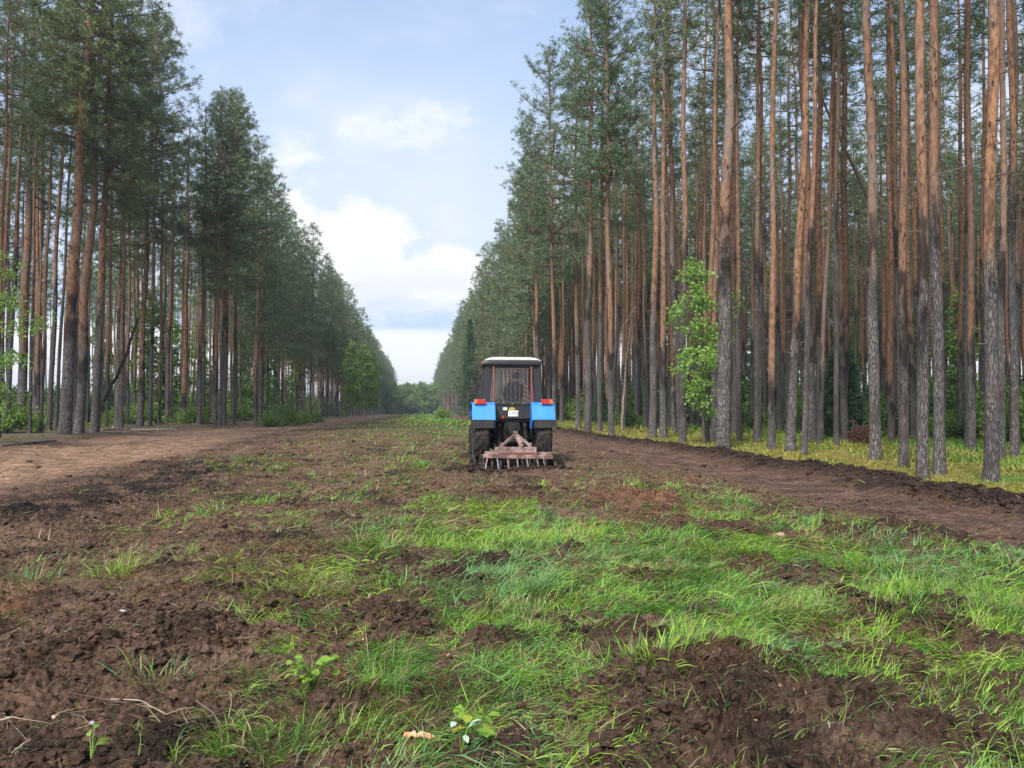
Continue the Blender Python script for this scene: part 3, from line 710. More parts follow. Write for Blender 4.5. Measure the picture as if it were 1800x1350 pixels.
# ---------------------------------------------------------------- broad-leaved trees, spruces, bushes
def leaves_np(A, rg, C, per, size, ll, lw, mat, droop=.2):
    """small folded diamond leaves round every spray centre"""
    n = len(C) * per; c = np.repeat(C, per, 0)
    o = rg.normal(0, 1, (n, 3)); o /= np.linalg.norm(o, axis=1)[:, None]
    b = c + o * (size * rg.uniform(.1, 1, n) ** .6)[:, None] * np.array([1, 1, .7])
    v = o * .7 + rg.normal(0, .6, (n, 3)) + np.array([0, 0, -droop]); v /= np.linalg.norm(v, axis=1)[:, None]
    nn = rg.normal(0, .6, (n, 3)) + np.array([0, 0, 1.0]); s = np.cross(v, nn); s /= np.linalg.norm(s, axis=1)[:, None] + 1e-9
    up = np.cross(s, v)
    L = ll * rg.uniform(.6, 1.25, n)[:, None]; w = lw * rg.uniform(.7, 1.2, n)[:, None]
    V = np.stack([b, b + v * L * .5 - s * w * .5 + up * w * .12, b + v * L, b + v * L * .5 + s * w * .5 + up * w * .12], 1).reshape(-1, 3)
    k = np.arange(n)[:, None] * 4
    A.add(V, np.concatenate([k + [[0, 1, 2]], k + [[0, 2, 3]]]), mat)
def m_plain(name, c, rough=.8, spec=.3, metal=0.0, c2=None, scale=8.0, bump=0.0, dirt=None, coat=0.0):
    m = bpy.data.materials.new(name); m.use_nodes = True; q = G(m.node_tree); b = q.n['Principled BSDF']
    O = q.new('ShaderNodeTexCoord').outputs['Object']
    f = q.noise(O, scale, 5, .62)
    col = q.mix(q.ss(f, .35, .7), c, c2 if c2 else tuple(v * .82 for v in c))
    if dirt:
        dc, lo, hi, amt = dirt
        col = q.mix(q.m('MULTIPLY', q.ss(q.noise(O, scale * .35, 6, .65), lo, hi), amt), col, dc)
    q.put(b.inputs['Base Color'], col); q.put(b.inputs['Roughness'], q.m('ADD', rough - .08, q.m('MULTIPLY', f, .16)))
    b.inputs['Specular IOR Level'].default_value = spec; b.inputs['Metallic'].default_value = metal; b.inputs['Coat Weight'].default_value = coat
    if bump: q.put(b.inputs['Normal'], q.bump(f, bump, .02))
    return m
M_YOUNGBARK = m_plain('young_bark', (.10, .085, .065), .9, .15, 0, (.055, .048, .040), 14, .4)
M_BIRCHBARK = m_plain('birch_bark', (.42, .41, .38), .8, .2, 0, (.12, .11, .10), 6, .2)
M_DEADWOOD = m_plain('dead_wood', (.16, .125, .095), .9, .15, 0, (.08, .06, .048), 10, .5)
M_PALELOG = m_plain('barkless_log', (.30, .245, .19), .85, .2, 0, (.16, .125, .10), 8, .4)
M_BLACKWOOD = m_plain('black_wood', (.022, .019, .018), .9, .15, 0, (.012, .011, .011), 10, .4)

def leafy(seed, H, zb, Rm, r0, nb, sprays, per, size, ll, lw, barkm, leafm, lean=0.0, shape='oval', sides=6):
    """(trunk mesh, crown mesh) of a broad-leaved tree"""
    rg = np.random.default_rng(seed); A = Acc(); n = 9
    z = np.linspace(-.2, H * .96, n); wob = rg.normal(0, .02 * H * .35, (n, 2)); wob[:2] = 0
    P = np.stack([wob[:, 0] + lean * z / H * H * .1, wob[:, 1], z], 1)
    V, F = tube_np(P, r0 * (1 - .88 * (z - z[0]) / (H)) * np.where(z < .1, 1.25, 1.0), sides); A.add(V, F)
    C = []; B = Acc()
    for k in range(nb):
        t = (k + rg.uniform(0, 1)) / nb; z0 = zb + (H * .93 - zb) * t; a = k * 2.4 + rg.uniform(-.5, .5)
        if shape == 'oval': pr = math.sin(math.pi * (.16 + .80 * t)) 
        elif shape == 'tall': pr = (1 - t) ** .6 * (.5 + .6 * t) + .08
        else: pr = .75
        L = Rm * pr * rg.uniform(.55, 1.2); el = rg.uniform(.1, .75)
        p0 = np.array([np.interp(z0, z, P[:, i]) for i in range(3)]); u = np.linspace(0, 1, 4)
        d = np.array([math.cos(a) * math.cos(el), math.sin(a) * math.cos(el), math.sin(el)])
        Q = p0 + d * (u * L)[:, None] + np.array([0, 0, -1.]) * (.18 * L * u * u)[:, None]; Q[1:] += rg.normal(0, .05 * L, (3, 3))
        V, F = tube_np(Q, np.linspace(r0 * .28, r0 * .07, 4), 4); B.add(V, F, 0)
        ns = max(2, int(sprays * (L / Rm))); uu = rg.uniform(.25, 1.05, ns)
        c = np.stack([np.interp(uu, u, Q[:, i]) for i in range(3)], 1) + rg.normal(0, .17 * L, (ns, 3)) * np.array([1, 1, .6])
        C.append(c)
        for q in range(0, ns, 2):
            V, F = tube_np([Q[int(np.clip(uu[q] * 3, 0, 3))], c[q]], [r0 * .07, r0 * .03], 3); B.add(V, F, 0)
    leaves_np(B, rg, np.concatenate(C), per, size, ll, lw, 1)
    return A.mesh('trunk', [barkm], True), B.mesh('crown', [barkm, leafm])
def place_tree(name, meshes, loc, rz, s, label, cat, group=None, lean=(0, 0)):
    o = empty(name, loc, rz, label=label, cat=cat, group=group)
    o.rotation_euler = (lean[0], lean[1], rz); o.scale = (s if isinstance(s, tuple) else (s, s, s))
    link('trunk', meshes[0], o); link('crown', meshes[1], o); return o

# the fresh green sapling on the right verge
p = foot(1218, 779)
SAP = leafy(11, 7.2, 1.0, 1.35, .055, 36, 9, 22, .25, .13, .09, M_YOUNGBARK, M_LEAF, -.5)
o_ = place_tree('sapling', SAP, (p.x - .12, p.y - 1.5, p.z), .4, 1.0, 'fresh green leafy sapling with gaps in its crown, in front of the right pine rows', 'sapling')
# leafy tree at the left border
p = at_y(8, 752, 30.0)
LB_ = leafy(12, 7.4, .6, 1.5, .07, 28, 9, 20, .28, .12, .08, M_YOUNGBARK, M_LEAF, .1)
place_tree('leafy_tree', LB_, (p.x - .3, 30.0, zg(p.x, 30) - .05), 0, 1.0, 'bright green leafy tree cut by the left border of the photo', 'tree')
# spruce beside the tractor, at the right edge of the clearing
def spruce(seed, H, Rm, zb, nb):
    rg = np.random.default_rng(seed); A = Acc(); z = np.array([-.2, 0, H * .5, H]); V, F = tube_np(np.stack([z * 0, z * 0, z], 1), [.16, .14, .08, .01], 8); A.add(V, F)
    B = Acc(); C = []; D = []
    for k in range(nb):
        t = (k / nb) ** .85; z0 = zb + (H - zb - .1) * t; a = k * 2.4 + rg.uniform(-.3, .3); L = Rm * (1 - t) ** .8 * rg.uniform(.65, 1.15) + .12
        d = np.array([math.cos(a), math.sin(a), 0]); u = np.linspace(0, 1, 5)
        Q = np.array([0, 0, z0]) + d * (u * L)[:, None] + np.array([0, 0, 1.]) * (-.30 * L * u + .22 * L * u ** 3 + .1 * t * L * u)[:, None]
        V, F = tube_np(Q, np.linspace(.03, .006, 5), 3); B.add(V, F, 0)
        ns = max(3, int(13 * L / Rm + 2)); uu = rg.uniform(.12, 1.03, ns); side = np.array([-d[1], d[0], 0])
        c = np.stack([np.interp(uu, u, Q[:, i]) for i in range(3)], 1) + side * (rg.normal(0, .2, ns) * L * (1.1 - uu))[:, None] + np.array([0, 0, -.06])
        C.append(c); DD = np.repeat((d * .7 + np.array([0, 0, -.35]))[None], ns, 0); D.append(DD)
    clumps_np(B, rg, np.concatenate(C), np.concatenate(D), 16, .20, .26, .055, 1)
    return A.mesh('trunk', [M_YOUNGBARK], True), B.mesh('crown', [M_CROWNWOOD, M_SPRUCE])
SPR = spruce(21, 15.5, 2.7, .8, 190)
SPY = 118.0; q_ = at_y(826, 700, SPY)
place_tree('spruce_tree', SPR, (q_.x, SPY, zg(q_.x, SPY)), 0, (1.02, 1.02, 1.0), 'dark green spruce standing behind the tractor on its left side', 'spruce')
SPS = spruce(22, 3.2, .95, .2, 60)
for (px, Y, s, lab) in [(1478, 34, 1.35, 'small dark spruce between pine stems in the right forest'), (1062, 66, 1.2, 'small spruce under the pines right of the tractor')]:
    q_ = at_y(px, 700, Y); place_tree('spruce_tree', SPS, (q_.x, Y, zg(q_.x, Y)), px, s, lab, 'spruce', 'young spruces under the pines')

# birches and other pale green trees in the left wall and closing the far end
BIR = [leafy(31 + i, 12.0, 1.6, 2.3, .10, 46, 13, 12, .42, .30, .22, M_BIRCHBARK, M_BIRCHLEAF, .1, 'tall', 5) for i in range(3)]
for k, (px, Y, s, lab) in enumerate([
    (640, 118, 1.0, 'bright green birch standing out of the left pine wall'), (655, 134, 1.05, 'second birch at the far part of the left pine wall'), (618, 112, 1.0, 'lower birch at the left foot of the bright green one'),
    (262, 66, .95, 'pale green birch glowing between the left front pines'), (425, 84, .8, 'young birch behind the tall orange pine by the log'),
    (300, 78, .9, 'birch between two brown pines left of the logs'), (1150, 78, 1.5, 'tall pale birch crown behind the orange pines on the right'), (350, 92, 1.0, 'birch far behind the brown-stemmed pine at the log end'), (180, 86, 1.0, 'slight birch seen between the roadside cluster and the dead trunk'), (470, 96, .95, 'birch rising behind the light green roadside bushes'), (520, 104, .9, 'far birch just right of the spreading low-crowned pine'), (1690, 46, .8, 'green broad-leaved tree behind the nearest pines'), (1610, 52, .75, 'green broad-leaved tree behind the close pair'), (1500, 62, .7, 'leafy tree in the shade behind the uprooted root plate')]):
    q_ = at_y(px, 700, Y); place_tree('birch_tree', BIR[k % 3], (q_.x, Y, zg(q_.x, Y)), k * 1.3, s, lab, 'birch', 'pale green broad-leaved trees among the pines')
rg_ = random.Random(5)
M_COPSE = m_leaf('copse_leaves', (.13, .23, .06), (.20, .30, .08), (.16, .25, .07), .4, .2, .4)
COPSE = [leafy(51 + i, 12.0, .5, 3.4, .12, 60, 14, 12, .8, .6, .4, M_BIRCHBARK, M_COPSE, .1, 'oval', 5) for i in range(2)]
far_places = [(704, 365), (716, 350), (728, 362), (741, 352), (752, 366), (763, 355), (696, 350), (772, 360), (710, 380), (735, 384), (690, 330), (758, 382), (683, 320), (780, 352), (722, 372), (747, 376), (700, 385), (768, 385)]
for k, (px, Y) in enumerate(far_places):
    q_ = at_y(px, 700, Y)
    place_tree('broadleaf_tree', COPSE[k % 2], (q_.x, Y, zg(q_.x, Y)), k * 2.1, rg_.uniform(1.0, 1.28), 'green broad-leaved tree in the copse that closes the far end of the clearing', 'tree', 'far copse at the end of the clearing')

# bushes
def bush(seed, H, Rm, nst, per, ll, lw, mt, size=.22):
    rg = np.random.default_rng(seed); A = Acc(); C = []
    for k in range(nst):
        a = rg.uniform(0, 6.28); r = Rm * rg.uniform(.1, 1) ** .6; h = H * rg.uniform(.45, 1) * (1 - .35 * r / Rm)
        u = np.linspace(0, 1, 4); Q = np.stack([math.cos(a) * r * u ** .8, math.sin(a) * r * u ** .8, h * u - .05], 1); Q[1:] += rg.normal(0, .04, (3, 3))
        V, F = tube_np(Q, [.014, .011, .008, .004], 3); A.add(V, F, 0)
        C.append(np.stack([np.interp(rg.uniform(.35, 1, 4), u, Q[:, i]) for i in range(3)], 1))
    leaves_np(A, rg, np.concatenate(C), per, size, ll, lw, 1, .1)
    return A.mesh('bush', [M_YOUNGBARK, mt])
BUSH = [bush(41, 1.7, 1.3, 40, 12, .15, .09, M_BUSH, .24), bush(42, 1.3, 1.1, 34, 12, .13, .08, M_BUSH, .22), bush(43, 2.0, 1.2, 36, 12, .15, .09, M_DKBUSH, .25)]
def put_bush(px, Y, k, s, lab, group=None):
    q_ = at_y(px, 700, Y); o = link('bush', BUSH[k]); o.location = (q_.x, Y, zg(q_.x, Y)); o.rotation_euler = (0, 0, px * .7); o.scale = (s, s, s)
    return tag(o, lab, 'bush', group)
for (px, Y, k, s, lab) in [
    (500, 66, 0, 1.35, 'rounded light green bush at the roadside, largest of the left bushes'), (474, 62, 1, 1.15, 'light green bush at the left end of the roadside bushes'),
    (530, 70, 1, 1.3, 'low light green bush at the right end of the roadside bushes'), (555, 78, 0, .9, 'small bush by the lone orange pine on the left'),
    (425, 74, 0, 1.0, 'green bush under the tall orange pine by the log'), (330, 64, 0, 1.0, 'green bush behind the left logs'), (272, 60, 1, 1.2, 'green bush behind the fallen pole'), (205, 58, 0, .9, 'low bush at the foot of the leaning dead trunk'),
    (60, 44, 1, .9, 'low bush between the leftmost pines'), (12, 40, 0, 1.2, 'leafy bush behind the left border tree'),
    (1498, 40, 0, 1.15, 'bright bush in the forest left of the black-streaked pine'), (1480, 36, 1, .9, 'small bright bush behind the brown root plate'), (1552, 42, 0, 1.0, 'bright bush just right of the black-streaked pine'),
    (1620, 40, 2, 1.35, 'dark bush behind the close pair of pines'), (1680, 38, 2, 1.6, 'large dark bush between the close pair and the nearest pine'), (1725, 40, 2, 1.2, 'dark bush behind the nearest pine'),
    (1570, 48, 2, 1.4, 'shaded bush behind the straight orange pine'), (1100, 50, 2, .9, 'dark bush behind the leaning broken stems'), (1125, 54, 1, .9, 'light bush left of the tall orange pine'), (1310, 44, 2, .9, 'shaded bush right of the thickest verge pine'), (1290, 40, 1, .7, 'light leafy sprig just right of the thickest verge pine'),
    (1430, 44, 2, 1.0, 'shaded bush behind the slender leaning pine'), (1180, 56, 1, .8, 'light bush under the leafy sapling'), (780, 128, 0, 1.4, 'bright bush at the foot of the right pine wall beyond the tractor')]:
    put_bush(px, Y, k, s, lab, 'bushes under the pines')

# shaded undergrowth deeper in: nobody could count it
UG = np.random.default_rng(61); pts = []
for k in range(3300):
    s_ = 1 if UG.uniform() < .5 else -1; y = 20 + 390 * UG.uniform() ** 1.5; dp = UG.uniform(5 if y > 90 else 13, 46) if k < 1500 else UG.uniform(33, 56)
    if k >= 2300: y = 58 + 330 * UG.uniform() ** 1.3; dp = UG.uniform(7, 26)
    x = float(RIDGE(y)) + dp if s_ > 0 else float(LBANK(y)) - dp
    if s_ < 0 and y < 85 and UG.uniform() < .6: continue
    px_, _, d_ = proj([[x, y, 0]]);
    if d_[0] < 5 or not -500 < px_[0] < 2300: continue
    pts.append((x, y, zg(x, y), UG.uniform(0, 6.28), (.55 if s_ < 0 and y < 85 else 1.0) * (UG.uniform(.6, 1.5) * (1 + y / 300) if dp < 32 and k < 2300 else UG.uniform(1.5, 3.2)), UG.integers(3)))
PROTO_B = [link('bush', b_) for b_ in BUSH]
pts_me = bpy.data.meshes.new('undergrowth'); P_ = np.array([p_[:3] for p_ in pts]); pts_me.vertices.add(len(P_)); pts_me.vertices.foreach_set('co', P_.astype(np.float32).ravel())
add_attr(pts_me, 'rot', np.array([(0, 0, p_[3]) for p_ in pts]), 'FLOAT_VECTOR'); add_attr(pts_me, 'sc', np.array([p_[4] for p_ in pts], np.float32), 'FLOAT'); add_attr(pts_me, 'kind', np.array([p_[5] for p_ in pts], np.int32), 'INT')
for k, (px, Y, lab) in enumerate([(345, 58, 'low green bush right of the brown left pines'), (395, 72, 'green bush just behind the tall orange pine by the log'), (1585, 34, 'dark bush at the foot of the straight orange pine')]):
    o = PROTO_B[k]; q_ = at_y(px, 700, Y); o.location = (q_.x, Y, zg(q_.x, Y)); tag(o, lab, 'bush', 'bushes under the pines')
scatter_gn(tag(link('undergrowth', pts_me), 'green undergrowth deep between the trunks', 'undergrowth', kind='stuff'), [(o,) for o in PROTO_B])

# leaning and fallen timber
def pole(name, P, r, mt, label, cat, group=None, twigs=0, seed=1):
    rg = np.random.default_rng(seed); P = np.asarray(P, float); A = Acc(); u = np.linspace(0, 1, 14)
    Q = np.stack([np.interp(u, np.linspace(0, 1, len(P)), P[:, i]) for i in range(3)], 1); Q[1:-1] += rg.normal(0, r[0] * .22, (12, 3))
    V, F = tube_np(Q, np.linspace(r[0], r[1], 14), 7); A.add(V, F)
    na = 7; A.add(V[:na], [list(range(na))[::-1]]); A.add(V[-na:], [list(range(na))])
    for k in range(twigs):
        a = Q[rg.integers(3, 13)]; V, F = tube_np([a, a + rg.normal(0, .25, 3) + np.array([0, 0, .05])], [r[1] * .5, r[1] * .2], 4); A.add(V, F)
    return tag(link(name, A.mesh(name, [mt], True)), label, cat, group)
a = at_y(182, 705, 40); b_ = at_y(243, 560, 40.5)
pole('dead_tree', [(a.x, a.y, a.z), ((a.x + b_.x) / 2 + .12, 40.2, (a.z + b_.z) / 2 - .15), (b_.x, b_.y, b_.z)], (.085, .05), M_BLACKWOOD, 'black dead trunk leaning across the left front pines', 'dead trunk', None, 5, 3)
def log(pxa, pya, pxb, pyb, r, lab, mt=M_PALELOG, sd=1):
    A_ = foot(pxa, pya); B_ = foot(pxb, pyb); h = r * .7
    return pole('fallen_log', [(A_.x, A_.y, A_.z + h), ((A_.x + B_.x) / 2, (A_.y + B_.y) / 2, (A_.z + B_.z) / 2 + h + .02), (B_.x, B_.y, B_.z + h)], (r, r * .65), mt, lab, 'fallen log', 'fallen poles on the left verge', 4, sd)
log(178, 757, 262, 756, .07, 'thin pale pole lying on the left verge right of the roadside cluster', sd=2)
log(232, 757, 312, 757, .06, 'pale pole end lying at the left track edge', sd=3)
log(345, 746, 455, 739, .10, 'long pale fallen log at the foot of the tall orange pine', sd=4)
log(0, 787, 98, 776, .06, 'grey pole half sunk at the outer edge of the left track', M_DEADWOOD, 5)
log(270, 743, 345, 741, .09, 'dark fallen log between the brown left pines', M_DEADWOOD, 6)
log(62, 748, 100, 745, .08, 'dark log lying between the leftmost pines', M_DEADWOOD, 7)
a = at_y(1093, 745, 46); b_ = at_y(1112, 545, 47)
pole('broken_stem', [(a.x, a.y, zg(a.x, a.y)), ((a.x + b_.x) / 2 - .1, 46.5, (a.z + b_.z) / 2), (b_.x, b_.y, b_.z)], (.10, .05), M_PALELOG, 'grey snapped stem leaning among the pines right of the tractor', 'broken stem', None, 3, 8)
a = at_y(1087, 640, 45); b_ = at_y(1118, 540, 46)
pole('hanging_branch', [tuple(a), (a.x + .25, 45.5, (a.z + b_.z) / 2 + .2), tuple(b_)], (.035, .05), M_PALELOG, 'pale hanging branch caught against the snapped grey stem', 'branch', None, 2, 9)
a = at_y(1432, 145, 30); b_ = at_y(1526, 350, 30.5)
pole('leaning_branch', [tuple(a), (a.x + .9, 30.2, a.z - 1.6), tuple(b_)], (.04, .07), M_DEADWOOD, 'bare dead top leaning between the pines high on the right', 'dead branch', None, 4, 10)

# uprooted root plate in the right forest
def root_plate():
    rg = np.random.default_rng(9); bm = bmesh.new(); bmesh.ops.create_icosphere(bm, subdivisions=4, radius=.5)
    for v in bm.verts:
        c = v.co; n = .5 + .5 * float(fbm(c.x * 4 + c.z * 3, c.y * 4 + c.z * 2, 91, 4)) + .45 * float(pn(c.x * 11, c.z * 11 + c.y * 6, 92)); v.co = Vector((c.x * 1.05, c.y * .55, c.z * .95)) * (.75 + .55 * n)
        v.co.z += .33
    me = bpy.data.meshes.new('root_plate'); bm.to_mesh(me); bm.free(); me.materials.append(M_ROOT)
    A = Acc()
    for k in range(22):
        a = rg.uniform(0, 6.28); d = np.array([math.cos(a), rg.normal(0, .3), math.sin(a)]); p0 = d * np.array([.35, .2, .35]) + [0, 0, .35]
        V, F = tube_np([p0, p0 + d * .2 + rg.normal(0, .05, 3), p0 + d * rg.uniform(.25, .5) + rg.normal(0, .1, 3)], [.02, .014, .005], 4); A.add(V, F)
    return me, A.mesh('root', [M_DEADWOOD], True)
M_ROOT = m_plain('root_soil', (.050, .026, .018), .95, .1, 0, (.025, .014, .011), 20, .6)
me1, me2 = root_plate(); p = foot(1514, 782)
o = tag(link('root_plate', me1), 'brown uprooted root plate left of the black-streaked pine', 'root plate'); o.location = p; o.scale = (.85, .85, .85); link('roots', me2, o)
# a small blue and white cloth bag hanging deep among the stems
a = at_y(1517, 684, 58); A = Acc()
u = np.linspace(0, 1, 9); th = np.arange(12) / 12 * 2 * math.pi
rr2 = np.array([.05, .13, .19, .22, .23, .22, .2, .15, .06]); zz2 = np.linspace(.62, -.62, 9)
V = np.stack([rr2[:, None] * np.cos(th) * 1.1, rr2[:, None] * np.sin(th) * .6, np.repeat(zz2[:, None], 12, 1)], -1).reshape(-1, 3)
i = np.arange(8)[:, None] * 12; j = np.arange(12)[None]; j2 = (j + 1) % 12
Fq = np.stack([i + j, i + j2, i + 12 + j2, i + 12 + j], -1).reshape(-1, 4)
mi = (np.cos(th + .26)[None, :].repeat(8, 0).ravel() < -.1).astype(int)
for k_ in (0, 1): A.add(V, Fq[mi == k_], k_)
o = tag(link('cloth_bag', A.mesh('cloth_bag', [m_plain('blue_cloth', (.06, .22, .55)), m_plain('white_cloth', (.7, .72, .75))], True)), 'small blue and white bag hanging far off between the right forest stems', 'bag'); o.location = a
# ---------------------------------------------------------------- tractor, driver, disc harrow
M_BLUE = m_plain('blue_paint', (.012, .185, .66), .45, .4, 0, (.020, .21, .67), 3, 0, ((.17, .135, .10), .46, .68, .6), .1)
M_BLACK = m_plain('black_paint', (.016, .017, .020), .5, .4, 0, (.024, .024, .027), 5, 0, ((.09, .07, .055), .58, .75, .3))
M_ROOF = m_plain('white_roof', (.58, .58, .555), .65, .3, 0, (.47, .47, .45), 4, 0, ((.30, .28, .25), .5, .72, .5))
M_RUBBER = m_plain('tyre_rubber', (.018, .017, .017), .85, .25, 0, (.028, .025, .023), 12, .3, ((.070, .045, .032), .48, .66, .75))
M_FLAP = m_plain('mud_flap', (.030, .031, .034), .75, .3, 0, (.045, .043, .042), 6, .1, ((.08, .06, .045), .5, .7, .5))
M_RIM = m_plain('pale_rim', (.50, .51, .52), .5, .5, 0, (.40, .40, .39), 6, 0, ((.14, .10, .075), .5, .68, .6))
M_IRON = m_plain('oily_iron', (.014, .013, .012), .7, .3, .2, (.024, .021, .018), 10, .2, ((.060, .040, .028), .54, .72, .5))
M_STEEL = m_plain('bare_steel', (.42, .42, .42), .38, .5, .85, (.30, .29, .28), 14, .05)
M_RUST = m_plain('red_rust', (.25, .075, .050), .7, .3, 0, (.15, .055, .040), 18, .2)
M_PINK = m_plain('faded_pink_paint', (.29, .205, .19), .8, .2, 0, (.19, .13, .115), 11, .15, ((.085, .048, .034), .42, .58, .85))
M_DKRED = m_plain('dark_red_paint', (.16, .040, .034), .7, .3, 0, (.10, .03, .028), 9, .1)
M_DISC = m_plain('worn_disc', (.16, .145, .14), .42, .5, .7, (.08, .065, .058), 12, .1, ((.06, .038, .027), .42, .62, .8))
M_REDLENS = m_plain('red_lens', (.42, .022, .014), .25, .6); M_ORANGELENS = m_plain('orange_lens', (.60, .15, .02), .25, .6)
M_WHITE = m_plain('white_plate', (.72, .72, .70), .5, .4, 0, (.62, .62, .60)); M_YELLOW = m_plain('yellow_badge', (.60, .50, .05), .5, .4)
M_INK = m_plain('black_ink', (.015, .015, .016), .6, .2)
M_SEAT = m_plain('seat_vinyl', (.022, .022, .026), .6, .3, 0, (.03, .03, .034), 8, .1)
M_TRIM = m_plain('cab_lining', (.075, .085, .085), .8, .2, 0, (.05, .058, .060))
def m_glass():
    m = bpy.data.materials.new('window_glass'); m.use_nodes = True; q = G(m.node_tree); q.n.clear()
    t = q.new('ShaderNodeBsdfTransparent'); t.inputs[0].default_value = (.95, .97, .96, 1)
    gl = q.new('ShaderNodeBsdfGlossy'); gl.inputs['Roughness'].default_value = .04
    f = q.new('ShaderNodeFresnel'); f.inputs[0].default_value = 1.45
    mx = q.new('ShaderNodeMixShader'); q.put(mx.inputs[0], q.m('MULTIPLY', f.outputs[0], 1.0)); q.l.new(t.outputs[0], mx.inputs[1]); q.l.new(gl.outputs[0], mx.inputs[2])
    q.l.new(mx.outputs[0], q.new('ShaderNodeOutputMaterial').inputs[0]); return m
M_GLASS = m_glass()

class B:
    """bmesh builder for one mesh part"""
    def __init__(s): s.bm = bmesh.new()
    def box(s, c, size, rot=None, taper=None, bevel=.008):
        r = bmesh.ops.create_cube(s.bm, size=1.0); vs = r['verts']
        for v in vs:
            if taper and v.co.z > 0: v.co.x *= taper[0]; v.co.y *= taper[1]
            v.co = Vector((v.co.x * size[0], v.co.y * size[1], v.co.z * size[2]))
        if rot is not None: bmesh.ops.rotate(s.bm, verts=vs, cent=(0, 0, 0), matrix=Matrix.Rotation(rot[1], 3, rot[0]))
        bmesh.ops.translate(s.bm, verts=vs, vec=c)
        if bevel: bmesh.ops.bevel(s.bm, geom=list({e for v in vs for e in v.link_edges}), offset=bevel, segments=2, profile=.5, affect='EDGES')
        return s
    def tube(s, pts, rad, n=8):
        V, F = tube_np(np.array([tuple(p) for p in pts]), rad, n); vs = [s.bm.verts.new(v) for v in V]
        for f in F: s.bm.faces.new([vs[k] for k in f])
        s.bm.faces.new(vs[:n][::-1]); s.bm.faces.new(vs[-n:]); return s
    def bar(s, a, b, w, h=None):
        """square section bar"""
        a = Vector(a); b = Vector(b); d = b - a; h = h or w; q = d.to_track_quat('Z', 'Y').to_matrix()
        r = bmesh.ops.create_cube(s.bm, size=1.0)
        for v in r['verts']: v.co = a + d * .5 + q @ Vector((v.co.x * w, v.co.y * h, v.co.z * d.length))
        bmesh.ops.bevel(s.bm, geom=list({e for v in r['verts'] for e in v.link_edges}), offset=min(w, h) * .14, segments=1, affect='EDGES'); return s
    def prism(s, poly, y0, y1, axis='y', bevel=0):
        """polygon in the plane across an axis, extruded along it"""
        def P(a, b, t): return (a, t, b) if axis == 'y' else ((t, a, b) if axis == 'x' else (a, b, t))
        A = [s.bm.verts.new(P(a, b, y0)) for a, b in poly]; C = [s.bm.verts.new(P(a, b, y1)) for a, b in poly]; n = len(poly)
        fs = [s.bm.faces.new(A), s.bm.faces.new(C[::-1])] + [s.bm.faces.new([A[k], C[k], C[(k + 1) % n], A[(k + 1) % n]][::-1]) for k in range(n)]
        if bevel: bmesh.ops.bevel(s.bm, geom=list({e for f in fs for e in f.edges}), offset=bevel, segments=2, affect='EDGES')
        return s
    def lathe(s, prof, n=40, c=(0, 0, 0)):
        """profile (x along the axle, radius) turned about the X axis"""
        th = [2 * math.pi * k / n for k in range(n)]
        rows = [[s.bm.verts.new((c[0] + x, c[1] + r * math.cos(t), c[2] + r * math.sin(t))) for t in th] for x, r in prof]
        for a, b in zip(rows, rows[1:]):
            for k in range(n): s.bm.faces.new([a[k], a[(k + 1) % n], b[(k + 1) % n], b[k]])
        return s
    def build(s, name, m, parent=None, smooth=False):
        bmesh.ops.recalc_face_normals(s.bm, faces=s.bm.faces)
        me = bpy.data.meshes.new(name); s.bm.to_mesh(me); s.bm.free(); me.materials.append(m)
        if smooth:
            me.polygons.foreach_set('use_smooth', np.ones(len(me.polygons), bool)); me.set_sharp_from_angle(angle=R(38))
        return link(name, me, parent)

TR_Y = 20.2; TR_X = 2.41; TR_Z = float(base_h(np.array([TR_X]), np.array([TR_Y]))[0]) - .05
TR = empty('tractor', (TR_X, TR_Y, TR_Z), R(-1.2), label='blue farm tractor with white-topped black cab driving away down the clearing', cat='tractor')

